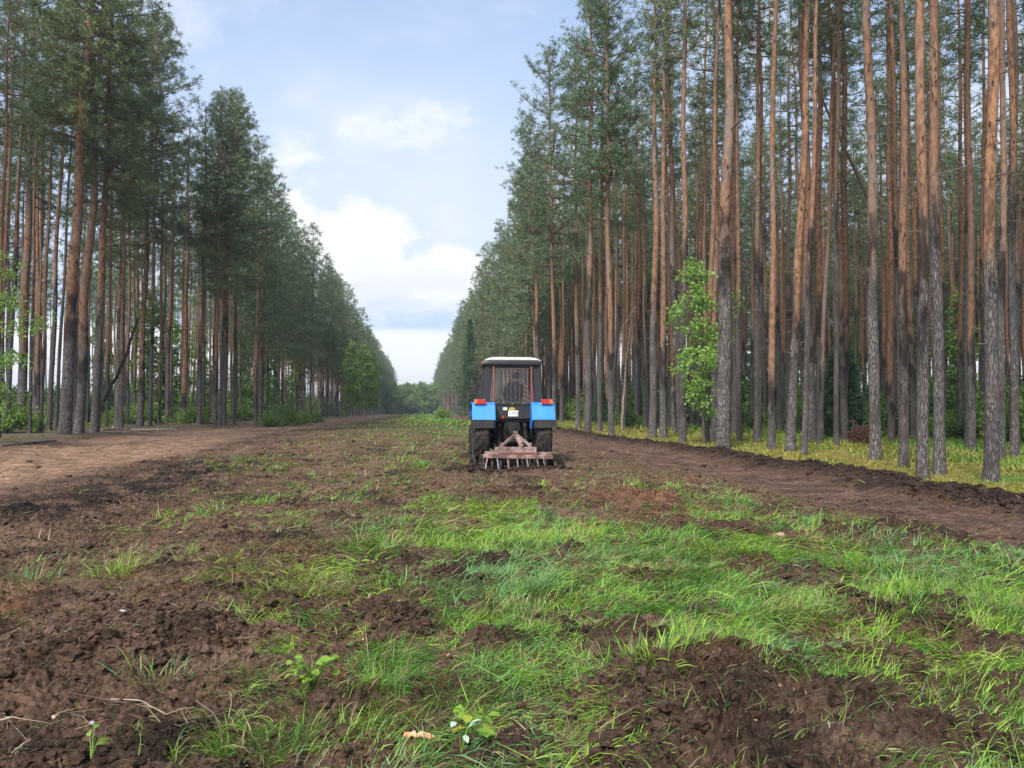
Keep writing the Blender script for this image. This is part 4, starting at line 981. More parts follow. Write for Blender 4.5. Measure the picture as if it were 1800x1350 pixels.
def wheel(side, x, y, rad, width, rimr, lugs, parent):
    w = empty('wheel', (x, y, rad), 0); w.parent = parent
    h = width / 2; b = B()
    prof = [(-h * .62, rimr), (-h * .92, rimr + .05), (-h, rimr + (rad - rimr) * .55), (-h * .93, rad - .075), (-h * .7, rad - .035), (0, rad - .025), (h * .7, rad - .035), (h * .93, rad - .075), (h, rimr + (rad - rimr) * .55), (h * .92, rimr + .05), (h * .62, rimr)]
    b.lathe(prof, 48)
    for k in range(lugs):
        for sg in (-1, 1):
            a0 = 2 * math.pi * (k + (.5 if sg > 0 else 0)) / lugs; pts = []
            for q in range(5):
                u = q / 4; xx = sg * h * (-.04 + 1.0 * u); aa = a0 + .30 * u * (.8 / rad); rr = rad - .004 - .06 * max(0, u - .72) / .28
                pts.append((xx, aa, rr))
            lo = []; hi = []
            for (xx, aa, rr) in pts:
                for da in (-.030 / rad, .030 / rad):
                    lo.append(b.bm.verts.new((xx, (rr - .065) * math.cos(aa + da * 1.3), (rr - .065) * math.sin(aa + da * 1.3)))); hi.append(b.bm.verts.new((xx, rr * math.cos(aa + da), rr * math.sin(aa + da))))
            for q in range(4):
                i = 2 * q
                b.bm.faces.new([hi[i], hi[i + 1], hi[i + 3], hi[i + 2]]); b.bm.faces.new([lo[i], hi[i], hi[i + 2], lo[i + 2]]); b.bm.faces.new([hi[i + 1], lo[i + 1], lo[i + 3], hi[i + 3]])
            b.bm.faces.new([lo[0], lo[1], hi[1], hi[0]]); b.bm.faces.new([lo[8], hi[8], hi[9], lo[9]])
    b.build('tyre', M_RUBBER, w, True)
    r = B(); s_ = side
    r.lathe([(s_ * h * .64, rimr + .012), (s_ * h * .66, rimr - .03), (s_ * h * .30, rimr - .05), (s_ * h * .12, rimr * .62), (s_ * h * .28, rimr * .34), (s_ * h * .30, .02)], 40)
    r.lathe([(-s_ * h * .64, rimr + .012), (-s_ * h * .66, rimr - .03), (s_ * h * .1, rimr - .05)], 40)
    for k in range(8):
        a = k * math.pi / 4; r.lathe([(s_ * h * .24, .02), (s_ * h * .36, .018), (s_ * h * .36, .001)], 6, (0, rimr * .48 * math.cos(a), rimr * .48 * math.sin(a)))
    r.build('rim', M_RIM, w, True); return w
for s_ in (-1, 1):
    wheel(s_, s_ * .80, 0, .775, .41, .49, 19, TR)
    wheel(s_, s_ * .83, 2.42, .52, .30, .27, 17, TR)

# fenders with their lamps and mud flaps
for s_ in (-1, 1):
    b = B()
    prof = [(-.84, 1.19), (-.70, 1.58), (-.52, 1.64), (.35, 1.64), (.62, 1.50), (.74, 1.25)]
    inner = [(-.82, 1.185), (-.685, 1.565), (-.515, 1.622), (.345, 1.622), (.61, 1.485), (.72, 1.245)]
    poly = prof + inner[::-1]
    b.prism(poly, s_ * .47, s_ * 1.05, 'x', .006)
    side_poly = inner + [(.60, .98), (.1, 1.02), (-.35, .98), (-.62, .95)]
    b.prism(side_poly, s_ * .462, s_ * .482, 'x')
    b.build('fender', M_BLUE, TR)
    B().prism([(-.858, 1.205), (-.845, 1.205), (-.80, 1.00), (-.815, .995)], s_ * .50, s_ * 1.045, 'x').build('mud_flap', M_FLAP, TR)
    lp = B(); lp.box((s_ * .84, -.735, 1.655), (.27, .07, .115), None, None, .012); lo = lp.build('tail_lamp', M_REDLENS, TR)
    B().box((s_ * .955, -.738, 1.655), (.075, .075, .10), None, None, .01).build('indicator_lens', M_ORANGELENS, lo)
    B().box((s_ * .84, -.70, 1.595), (.29, .10, .016), None, None, .004).build('lamp_base', M_WHITE, lo)

# cab: frame beams, glass panes, roof
cb = B()
zb, zt = 1.56, 2.60
cb.prism([(-.79, zb), (-.60, zb), (-.50, 2.50), (-.70, 2.60)], -.40, -.30)
cb.prism([(.79, zb), (.60, zb), (.50, 2.50), (.70, 2.60)][::-1], -.40, -.30)
cb.prism([(-.70, 2.60), (-.505, 2.497), (.505, 2.497), (.70, 2.60)], -.398, -.302)
for s_ in (-1, 1):
    cb.bar((s_ * .64, 1.06, 1.45), (s_ * .60, .95, zt), .07, .07)
    cb.bar((s_ * .80, .42, 1.50), (s_ * .69, .40, zt), .06, .06)
    cb.bar((s_ * .80, -.30, 1.52), (s_ * .66, 1.06, 1.50), .08, .06); cb.bar((s_ * .69, -.30, 2.585), (s_ * .60, .95, 2.585), .06, .06)
    cb.prism([(-.28, 1.50), (-.28, 1.05), (.9, .75), (1.04, .8), (1.04, 1.48)], s_ * .46, s_ * .50, 'x')
cb.bar((-.60, .95, 2.585), (.60, .95, 2.585), .06, .06); cb.bar((-.64, 1.06, 1.47), (.64, 1.06, 1.47), .08, .07)
cab = cb.build('cab_frame', M_BLACK, TR)
# lower rear wall under the window, with the sloping blue side cheek
rw = B(); rw.prism([(-.46, 1.22), (.46, 1.22), (.46, 1.50), (.60, 1.556), (-.60, 1.556), (-.46, 1.50)], -.43, -.36, 'y', .006).build('rear_panel', M_BLACK, TR)
B().box((0, .35, 1.17), (.92, 1.4, .05), None, None, .005).build('cab_floor', M_BLACK, TR)
B().box((0, -.35, 1.575), (1.16, .10, .03), None, None, .004).build('rear_sill', M_IRON, TR)
fs = B(); fs.prism([(-.36, 1.62), (-.36, 1.60), (-.05, 1.60), (-.05, 1.62)], -.78, -.47, 'x'); fs.prism([(-.36, 1.62), (-.36, 1.60), (-.05, 1.60), (-.05, 1.62)], .47, .78, 'x'); fs.build('inner_fender_top', M_TRIM, TR)
for nm, poly, a0, a1, ax in [('rear_window', [(-.595, 1.57), (.595, 1.57), (.505, 2.495), (-.505, 2.495)], -.352, -.347, 'y'), ('front_window', [(-.62, 1.50), (.62, 1.50), (.58, 2.56), (-.58, 2.56)], 1.0, 1.005, 'y')]:
    B().prism(poly, a0, a1, ax).build(nm, M_GLASS, TR)
for s_ in (-1, 1):
    for (ya, yb, xa, xb) in ((-.29, .37, .785, .675), (.45, 1.00, .77, .645)):
        b = B(); v = [b.bm.verts.new(p) for p in ((s_ * xa, ya, 1.55), (s_ * (xa if yb < .4 else .66), yb, 1.53), (s_ * (xb if yb < .4 else .60), yb - .02, 2.56), (s_ * xb, ya, 2.56))]
        b.bm.faces.new(v); bmesh.ops.solidify(b.bm, geom=b.bm.faces[:], thickness=.004); b.build('side_window', M_GLASS, TR)
rf = B(); rf.box((0, .30, 2.655), (1.50, 1.55, .11), None, (.985, .985), .025).build('roof_rim', M_BLACK, TR, True)
rt = B(); rt.prism([(-.755, 2.70), (-.64, 2.77), (-.45, 2.80), (.45, 2.80), (.64, 2.77), (.755, 2.70)], -.475, 1.06, 'y', .03)
roof = rt.build('roof', M_ROOF, TR, True)
rv = B(); rv.prism([(-.64, 2.612), (-.60, 2.688), (.60, 2.688), (.64, 2.612)], -.495, -.47).build('roof_visor', M_BLACK, TR)
# rear guard of rusty posts and thin bars
for x in (-.49, .49): B().bar((x, -.475, 1.60), (x * .99, -.455, 2.56), .034).build('guard_post', M_RUST, TR)
gb = B()
for k in range(8):
    x = -.37 + k * .108; gb.tube([(x, -.47, 1.64), (x * .99, -.455, 2.50)], .0075, 6)
gb.tube([(-.49, -.468, 1.64), (.49, -.468, 1.64)], .008, 6); gb.tube([(-.49, -.452, 2.50), (.49, -.452, 2.50)], .008, 6)
gb.build('window_guard', m_plain('guard_bar', (.12, .055, .045), .6, .3, .2, (.16, .14, .13), 7), TR)
# plate, badge, sticker, small lamps
pl_ = B().box((.02, -.442, 1.355), (.255, .012, .15), None, None, .004).build('licence_plate', M_WHITE, TR)
def text(body, size, loc, m, parent, name='lettering'):
    c = bpy.data.curves.new(name, 'FONT'); c.body = body; c.size = size; c.align_x = 'CENTER'; c.align_y = 'CENTER'; c.extrude = .002; c.materials.append(m)
    t = bpy.data.objects.new('t', c); COL.objects.link(t); dg = bpy.context.evaluated_depsgraph_get(); me = bpy.data.meshes.new_from_object(t.evaluated_get(dg)); bpy.data.objects.remove(t)
    o = link(name, me, parent); o.location = loc; o.rotation_euler = (math.pi / 2, 0, 0); return o
text('1772', .122, (.02, -.4515, 1.352), M_INK, pl_)
st_ = B().box((-.19, -.438, 1.475), (.105, .006, .065), None, None, .002).build('sticker', M_WHITE, TR)
bd_ = B(); bd_.lathe([(-.004, .001), (-.004, .04), (.004, .04), (.004, .001)], 20); bo = bd_.build('badge', M_YELLOW, TR); bo.rotation_euler = (0, 0, math.pi / 2); bo.scale = (1, 1.9, .85); bo.location = (-.01, -.44, 1.475)
for k_, c_ in enumerate((-.035, 0.0, .035)): B().box((c_ - .01, -.446, 1.475 + (.012 if k_ == 1 else -.004)), (.022, .006, .026), None, None, .002).build('badge_mark', M_INK, TR)
rl = B(); rl.lathe([(-.02, .001), (-.02, .036), (.02, .036), (.02, .001)], 16); ro = rl.build('round_lamp', M_REDLENS, TR); ro.rotation_euler = (0, 0, math.pi / 2); ro.location = (-.25, -.45, 1.262)
kn = B(); kn.lathe([(-.02, .001), (-.02, .02), (.02, .02), (.02, .001)], 12); ko = kn.build('window_catch', M_STEEL, TR); ko.rotation_euler = (0, 0, math.pi / 2); ko.location = (0, -.42, 1.60)
# mirrors
for s_ in (-1, 1):
    b = B(); b.tube([(s_ * .66, .98, 2.2), (s_ * .88, 1.0, 2.2), (s_ * .90, 1.0, 2.0)], .011, 6); ar = b.build('mirror_arm', M_BLACK, TR)
    B().box((s_ * .91, .985, 1.98), (.15, .035, .26), None, None, .012).build('mirror', M_BLACK, ar)
lamp = B(); lamp.box((-.74, -.38, 2.66), (.07, .06, .06), None, None, .01).build('corner_lamp', M_ORANGELENS, TR)
# axle, gearbox, three-point linkage
ax_ = B(); ax_.lathe([(-.62, .10), (-.35, .13), (-.25, .22), (.25, .22), (.35, .13), (.62, .10)], 20, (0, 0, .775)); ax_.box((0, .55, .72), (1.05, .9, .62), None, None, .06); ax_.box((0, .1, 1.0), (.86, .5, .36), None, None, .05); ax_.box((0, .15, .80), (.46, .8, .52), None, None, .05); ax_.box((0, -.20, 1.02), (.40, .30, .25), None, None, .04)
ax_.box((0, 1.2, .82), (.40, 1.6, .42), None, None, .05); ax_.tube([(-.80, 2.42, .56), (.80, 2.42, .56)], .07, 10); ax_.box((0, 2.4, .72), (.34, .5, .3), None, None, .04)
ax_.build('transmission', M_IRON, TR, True)
lk = B()
for s_ in (-1, 1):
    lk.bar((s_ * .24, -.10, .62), (s_ * .40, -.95, .50), .05, .08); lk.tube([(s_ * .30, -.22, 1.16), (s_ * .36, -.62, .56)], .022, 8); lk.bar((s_ * .20, -.12, 1.14), (s_ * .31, -.36, 1.17), .05, .06)
    lk.tube([(s_ * .36, -.36, 1.0), (s_ * .42, -.40, .70), (s_ * .30, -.30, .60)], .014, 6); lk.tube([(s_ * .14, -.35, 1.12), (s_ * .20, -.44, .98), (s_ * .12, -.46, .86)], .012, 6); lk.box((s_ * .33, -.34, 1.04), (.09, .12, .12), None, None, .015)
lk.tube([(.02, -.25, 1.02), (-.04, -1.22, .86)], .026, 8)
lk.box((0, -.30, .92), (.16, .12, .2), None, None, .02); lk.box((0, -.33, .66), (.30, .10, .08), None, None, .01)
lk.build('three_point_linkage', M_IRON, TR, True)
B().bar((.49, -.40, 1.00), (.49, -.40, .86), .05).build('hydraulic_coupling', M_IRON, TR)
# bonnet and exhaust ahead of the cab
bn = B(); bn.box((0, 1.95, 1.26), (.62, 1.75, .50), None, (.9, 1), .05).build('bonnet', M_BLUE, TR, True)
B().tube([(.20, 1.6, 1.5), (.20, 1.6, 1.95)], .035, 10).build('exhaust', M_BLACK, TR, True)
# inside the cab
ds = B(); ds.box((0, .90, 1.42), (1.0, .18, .34), None, None, .03); ds.build('dashboard', M_TRIM, TR, True)
sw = B(); ring = [(math.cos(a) * .19, math.sin(a) * .19 * .8, math.sin(a) * .12) for a in np.linspace(0, 2 * math.pi, 25)]
sw.tube([(x + .06, y + .62, z + 1.78) for x, y, z in ring], .014, 8); sw.tube([(.06, .62, 1.78), (.06, .82, 1.5)], .02, 8); sw.tube([(-.12, .62, 1.78), (.24, .62, 1.78)], .011, 6)
sw.build('steering_wheel', M_BLACK, TR, True)
se = B(); se.box((.06, .18, 1.50), (.46, .46, .12), None, None, .04); se.box((.06, -.04, 1.80), (.44, .11, .52), ('X', R(6)), None, .05); se.box((.06, .18, 1.32), (.3, .3, .28), None, None, .03)
seat = se.build('seat', M_SEAT, TR, True)
B().box((-.36, .10, 1.62), (.26, .34, .16), None, None, .04).build('side_console', M_TRIM, TR, True)

# driver
def person():
    J = {'pel': (.08, .16, 1.62), 'waist': (.09, .12, 1.78), 'chest': (.11, .12, 1.98), 'neckb': (.14, .14, 2.13), 'neck': (.15, .15, 2.20), 'head0': (.155, .165, 2.27), 'head1': (.16, .17, 2.34), 'head2': (.16, .165, 2.40),
         'shl': (-.07, .13, 2.08), 'ell': (-.14, .34, 1.86), 'wrl': (-.09, .54, 1.81), 'hal': (-.08, .60, 1.81),
         'shr': (.31, .13, 2.08), 'elr': (.37, .33, 1.84), 'wrr': (.23, .53, 1.80), 'har': (.215, .59, 1.80),
         'hpl': (-.02, .20, 1.61), 'knl': (-.06, .60, 1.60), 'anl': (-.07, .68, 1.28), 'tol': (-.08, .82, 1.22), 'hpr': (.18, .20, 1.61), 'knr': (.22, .60, 1.60), 'anr': (.22, .68, 1.28), 'tor': (.23, .82, 1.22)}
    Rd = {'pel': .14, 'waist': .13, 'chest': .155, 'neckb': .085, 'neck': .056, 'head0': .07, 'head1': .088, 'head2': .075, 'shl': .075, 'ell': .05, 'wrl': .034, 'hal': .036, 'shr': .075, 'elr': .05, 'wrr': .034, 'har': .036,
          'hpl': .09, 'knl': .065, 'anl': .045, 'tol': .04, 'hpr': .09, 'knr': .065, 'anr': .045, 'tor': .04}
    Ed = [('pel', 'waist'), ('waist', 'chest'), ('chest', 'neckb'), ('neckb', 'neck'), ('neck', 'head0'), ('head0', 'head1'), ('head1', 'head2'), ('chest', 'shl'), ('shl', 'ell'), ('ell', 'wrl'), ('wrl', 'hal'), ('chest', 'shr'), ('shr', 'elr'), ('elr', 'wrr'), ('wrr', 'har'),
          ('pel', 'hpl'), ('hpl', 'knl'), ('knl', 'anl'), ('anl', 'tol'), ('pel', 'hpr'), ('hpr', 'knr'), ('knr', 'anr'), ('anr', 'tor')]
    for s, h in (('l', 'hal'), ('r', 'har')):
        sg = 1 if s == 'l' else -1; hx, hy, hz = J[h]
        for f, (dx, ln) in enumerate(((-.028, .06), (-.010, .07), (.009, .065), (.026, .052))):
            a, b2 = f'f{s}{f}a', f'f{s}{f}b'; J[a] = (hx + dx, hy + .045, hz + .004); J[b2] = (hx + dx * 1.05, hy + .045 + ln * .45, hz - .035); Rd[a] = .0095; Rd[b2] = .008; Ed += [(h, a), (a, b2)]
        a, b2 = f't{s}a', f't{s}b'; J[a] = (hx + sg * .036, hy + .012, hz - .012); J[b2] = (hx + sg * .040, hy + .045, hz - .030); Rd[a] = .011; Rd[b2] = .009; Ed += [(h, a), (a, b2)]
    keys = list(J); me = bpy.data.meshes.new('person'); me.from_pydata([J[k] for k in keys], [(keys.index(a), keys.index(b2)) for a, b2 in Ed], [])
    o = link('person', me); md = o.modifiers.new('skin', 'SKIN'); md.use_smooth_shade = True
    sv = me.skin_vertices[0].data
    for k, nme in enumerate(keys): sv[k].radius = (Rd[nme],) * 2; sv[k].use_root = nme == 'pel'
    o.modifiers.new('sub', 'SUBSURF').levels = 2
    dg = bpy.context.evaluated_depsgraph_get(); me2 = bpy.data.meshes.new_from_object(o.evaluated_get(dg)); o.modifiers.clear()
    bm = bmesh.new(); bm.from_mesh(me2)
    for c, r, sc in (((.16, .268, 2.315), .02, (.8, 1.2, 1.2)), ((.075, .17, 2.32), .026, (.4, .8, 1.2)), ((.245, .17, 2.32), .026, (.4, .8, 1.2)), ((.13, .247, 2.345), .013, (1, .6, .8)), ((.19, .247, 2.345), .013, (1, .6, .8)), ((.16, .252, 2.275), .02, (1.4, .5, .35))):
        q = bmesh.ops.create_icosphere(bm, subdivisions=2, radius=r)
        for v in q['verts']: v.co = Vector((v.co.x * sc[0], v.co.y * sc[1], v.co.z * sc[2])) + Vector(c)
    bm.to_mesh(me2); bm.free()
    for m in (m_plain('skin', (.50, .29, .21), .6, .3), m_plain('dark_jacket', (.028, .032, .05), .9, .2, 0, (.04, .045, .065), 9, .2), m_plain('work_trousers', (.03, .035, .05), .9, .2)): me2.materials.append(m)
    for p in me2.polygons:
        c = p.center; hand = c.y > .545 and c.z > 1.70 and c.z < 1.9
        p.material_index = 0 if (c.z > 2.19 or hand) else (2 if c.z < 1.68 else 1); p.use_smooth = True
    o.data = me2; return o
DR = person(); tag(DR, 'driver in dark jacket and cap sitting at the wheel inside the tractor cab', 'person')
DR.location = (TR_X, TR_Y, TR_Z); DR.rotation_euler = (0, 0, R(-1.2))
cp = bmesh.new(); bmesh.ops.create_uvsphere(cp, u_segments=20, v_segments=12, radius=.107)
for v in list(cp.verts):
    if v.co.z < -.015: cp.verts.remove(v)
for v in cp.verts: v.co.z *= .85
pk = bmesh.ops.create_cube(cp, size=1.0)
for v in pk['verts']: v.co = Vector((v.co.x * .13, .13 + v.co.y * .10, v.co.z * .012 - .005))
me = bpy.data.meshes.new('cap'); cp.to_mesh(me); cp.free(); me.materials.append(m_plain('cap_cloth', (.018, .018, .022), .9, .2)); o = link('cap', me, DR); o.location = (.16, .168, 2.365)
hr = bmesh.new(); bmesh.ops.create_uvsphere(hr, u_segments=16, v_segments=10, radius=.098)
for v in list(hr.verts):
    if v.co.y > .02 or v.co.z < -.075: hr.verts.remove(v)
me = bpy.data.meshes.new('hair'); hr.to_mesh(me); hr.free(); me.materials.append(m_plain('dark_hair', (.025, .018, .014), .8, .3)); o = link('hair', me, DR); o.location = (.16, .160, 2.335)
# red and white checked cloth hanging inside the rear window
def m_check():
    m = bpy.data.materials.new('checked_cloth'); m.use_nodes = True; q = G(m.node_tree); b = q.n['Principled BSDF']; O = q.new('ShaderNodeTexCoord').outputs['Object']; s = q.new('ShaderNodeSeparateXYZ'); q.put(s.inputs[0], O)
    fx = q.m('FRACT', q.m('MULTIPLY', s.outputs[0], 11.0)); fz = q.m('FRACT', q.m('MULTIPLY', q.m('ADD', s.outputs[2], q.m('MULTIPLY', s.outputs[0], .5)), 9.0))
    f = q.m('MULTIPLY', q.m('ADD', q.m('GREATER_THAN', fx, .45), q.m('GREATER_THAN', fz, .5)), .5)
    q.put(b.inputs['Base Color'], q.mix(f, (.66, .62, .60), (.40, .045, .04))); b.inputs['Roughness'].default_value = .9; return m
A = Acc(); nu, nv = 18, 16
u = np.linspace(0, 1, nu)[None]; v = np.linspace(0, 1, nv)[:, None]
x = .29 + (.06 + .20 * v) * u + .03 * v; z = 2.22 - .60 * v - .04 * np.abs(u - .4) + .015 * np.sin(u * 9); y = -.24 + .028 * np.sin(u * 12 + v * 2) * (.4 + v) + .02 * v
V = np.stack([x + 0 * z, y + 0 * z, z + 0 * x], -1).reshape(-1, 3); i = np.arange(nv - 1)[:, None] * nu; j = np.arange(nu - 1)[None]
Fq = np.stack([i + j, i + j + 1, i + nu + j + 1, i + nu + j], -1).reshape(-1, 4); A.add(V, Fq); A.add(V + [0, .008, 0], Fq[:, ::-1])
o = tag(link('checked_cloth', A.mesh('checked_cloth', [m_check()], True)), 'red and white checked cloth hanging behind the cab rear window', 'cloth'); o.location = (TR_X, TR_Y, TR_Z); o.rotation_euler = (0, 0, R(-1.2))

# disc harrow
HX, HY = 2.30, 18.1; HZ = float(base_h(np.array([HX]), np.array([HY]))[0])
HA = empty('disc_harrow', (HX, HY, HZ), R(-3.5), label='faded pink disc harrow sunk in the soil behind the tractor', cat='harrow')
B().box((-.02, .10, .46), (.98, .14, .135), None, None, .006).build('upper_beam', M_PINK, HA)
lb_ = B(); lb_.box((0, -.42, .335), (1.60, .11, .085), ('Y', R(1.2)), None, .006); lb_.build('rear_beam', M_PINK, HA)
fb = B(); fb.box((-.58, -.10, .40), (.34, .5, .05), None, None, .005); fb.box((.64, -.25, .385), (.28, .36, .07), None, None, .005)
for x in (-.42, .42): fb.bar((x, .62, .36), (x, -.40, .375), .07, .09)
fb.bar((-.72, .45, .33), (.72, .45, .33), .08, .09); fb.bar((-.72, .45, .33), (-.72, -.38, .345), .06, .08); fb.bar((.72, .45, .33), (.72, -.38, .345), .06, .08)
fb.build('side_frame', M_PINK, HA)
B().box((0, -.20, .37), (1.10, .05, .085), None, None, .005).build('inner_rail', M_DKRED, HA)
af = B()
for s_ in (-1, 1): af.bar((s_ * .035, .42, .80), (s_ * .37, .14, .52), .05, .045); af.bar((s_ * .03, .42, .89), (s_ * .03, .40, .73), .03, .07); af.bar((s_ * .35, .14, .63), (s_ * .35, .14, .52), .035, .035)
af.bar((.02, .40, .79), (.13, .08, .53), .065, .055); af.build('headstock', M_PINK, HA)
bt = B()
for x in (-.52, -.49, .36, .42, .47, .60): bt.tube([(x, .06, .50), (x, .06, .60)], .014, 6); 
bt.tube([(.62, -.2, .40), (.66, -.16, .66), (.70, -.12, .66), (.80, -.2, .40)], .010, 6); bt.box((.68, -.15, .70), (.045, .04, .13), None, None, .008)
bt.build('bolt', M_IRON, HA)
def disc_mesh():
    b = B(); n = 36; prof = [(.045, .02), (.04, .08), (.02, .17), (-.012, .255), (-.018, .255), (.012, .17), (.032, .08), (.037, .02)]
    b.lathe(prof, n); b.lathe([(-.07, .03), (.10, .03), (.10, .001)], 10); 
    bmesh.ops.recalc_face_normals(b.bm, faces=b.bm.faces); me = bpy.data.meshes.new('disc'); b.bm.to_mesh(me); b.bm.free(); me.materials.append(M_DISC)
    me.polygons.foreach_set('use_smooth', np.ones(len(me.polygons), bool)); return me
DISC = disc_mesh()
gang = []
for k in range(9): gang.append((-.80 + k * .20, .42 + (-.12 if k < 4 else .0) + .05 * abs(k - 4), R(16) if k < 4 else R(-16)))
for k in range(9): gang.append((-.70 + k * .185, -.34 + .04 * abs(k - 4), R(-17) if k < 4 else R(17)))
gang += [(-1.02, .30, R(16)), (1.02, -.30, R(17))]
for (x, y, a) in gang:
    o = link('disc', DISC, HA); o.location = (x, y, .095); o.rotation_euler = (0, 0, a)
gx = B(); gx.tube([(-1.05, .36, .095), (0, .42, .095)], .022, 8); gx.tube([(0, .42, .095), (.82, .36, .095)], .022, 8); gx.tube([(-.72, -.30, .095), (.05, -.36, .095)], .022, 8); gx.tube([(.05, -.36, .095), (1.12, -.28, .095)], .022, 8)
for x, y in ((-.5, .42), (.5, .42), (-.45, -.34), (.5, -.34)): gx.bar((x, y, .10), (x, y, .34), .05, .06)
gx.build('gang_axle', M_IRON, HA, True)
for k, x in enumerate((-.70, -.48, -.25, -.03, .20, .43, .58)):
    o = B().bar((x, -.45, .31), (x + (-.05 if k == 0 else .035), -.56, .06), .022, .012).build('scraper', M_STEEL if k % 3 == 1 else M_PINK, HA)
# ---------------------------------------------------------------- grass, ground cover, loose soil, twigs
def m_blade():
    m = bpy.data.materials.new('grass_blade'); m.use_nodes = True; q = G(m.node_tree); b = q.n['Principled BSDF']; a = q.attr('tint')
    q.put(b.inputs['Base Color'], a); b.inputs['Roughness'].default_value = .45; b.inputs['Specular IOR Level'].default_value = .32
    t = q.new('ShaderNodeBsdfTranslucent'); sc = q.new('ShaderNodeVectorMath', operation='MULTIPLY'); q.put(sc.inputs[0], a); sc.inputs[1].default_value = (1.5, 1.5, .8); q.put(t.inputs[0], sc.outputs[0])
    mx = q.new('ShaderNodeMixShader'); mx.inputs[0].default_value = .32; q.l.new(b.outputs[0], mx.inputs[1]); q.l.new(t.outputs[0], mx.inputs[2]); q.l.new(mx.outputs[0], q.n['Material Output'].inputs[0]); return m
M_BLADE = m_blade()
def blades(x, y, z0, L, w, az, tilt, curl, tint, rg):
    """bent three-segment strips; az heading, tilt from upright, curl added towards the tip"""
    n = len(x); d = np.stack([np.sin(az), np.cos(az), 0 * az], 1); s = np.stack([np.cos(az), -np.sin(az), 0 * az], 1)
    tw = rg.normal(0, .5, n)[:, None]; s = s * np.cos(tw) + np.array([0, 0, 1.]) * np.sin(tw)
    P = [np.stack([x, y, z0], 1)]
    for k in range(3):
        t = tilt + curl * (k + .3) / 3; seg = L / 3
        P.append(P[-1] + (d * np.sin(t)[:, None] + np.array([0, 0, 1.]) * np.cos(t)[:, None]) * seg[:, None])
    W = [1.0, .9, .62]
    V = np.zeros((n, 7, 3))
    for k in range(3):
        o = s * (w * W[k] * .5)[:, None]; V[:, 2 * k] = P[k] - o; V[:, 2 * k + 1] = P[k] + o
    V[:, 6] = P[3]
    gz = base_h(V[:, :, 0].ravel(), V[:, :, 1].ravel()).reshape(n, 7) + .004
    V[:, :, 2] = np.maximum(V[:, :, 2], np.maximum(gz - .02, (z0 - .05)[:, None]))
    i = np.arange(n)[:, None] * 7
    Q = np.concatenate([i + [[0, 1, 3, 2]], i + [[2, 3, 5, 4]]], 0); T = i + [[4, 5, 6]]
    return V.reshape(-1, 3), Q, T, np.repeat(tint, 7, 0)
def grass_mesh(name, parts, label):
    V = []; Qs = []; Ts = []; C = []; n = 0
    for v, q, t, c in parts: V.append(v); Qs.append(q + n); Ts.append(t + n); C.append(c); n += len(v)
    Q = np.concatenate(Qs); T = np.concatenate(Ts)
    me = np_mesh(name, np.concatenate(V), np.concatenate([Q.ravel(), T.ravel()]), np.concatenate([np.full(len(Q), 4), np.full(len(T), 3)]), [M_BLADE], None, True)
    add_attr(me, 'tint', np.concatenate(C)); return tag(link(name, me), label, 'grass', kind='stuff')
def in_view(x, y, m=120):
    px, py, d = proj(np.stack([x, y, 0 * x], 1)); return (px > -m) & (px < 1800 + m) & (d > 1.5)
def tints(rg, x, y, n):
    g1 = np.array([.095, .225, .034]); g2 = np.array([.235, .385, .042]); g3 = np.array([.135, .275, .130]); st = np.array([.30, .25, .12]); dg = np.array([.036, .115, .018])
    a = sst(.8 * fbm(x * .6 + 4, y * .6, 101, 2) + .8 * pn(x * 2.3, y * 2.3, 105) + rg.normal(0, .2, n), -.3, .35)[:, None]; c = g1 * (1 - a) + g2 * a
    b = sst(fbm(x * .8 - y * .3, y * .5 + 9, 102, 3) + rg.normal(0, .22, n), .10, .5)[:, None] * .8; c = c * (1 - b) + g3 * b
    k = (rg.uniform(size=n) < .12 + .5 * sst(pn(x * 3.3 + 7, y * 3.3, 107), .05, .4))[:, None]; c = np.where(k, dg, c)
    drys = sst(fbm(x * .9, y * .9 + 30, 103, 3), .12, .5) * .35 + .13 + .26 * sst(-x, -.6, 1.6)
    s = (rg.uniform(size=n) < drys)[:, None]; c = np.where(s, st * rg.uniform(.5, 1.1, n)[:, None], c)
    return c * (rg.uniform(.7, 1.3, n) * (1 + .35 * pn(x * 5, y * 5, 106)))[:, None]
rg = np.random.default_rng(77); parts = []
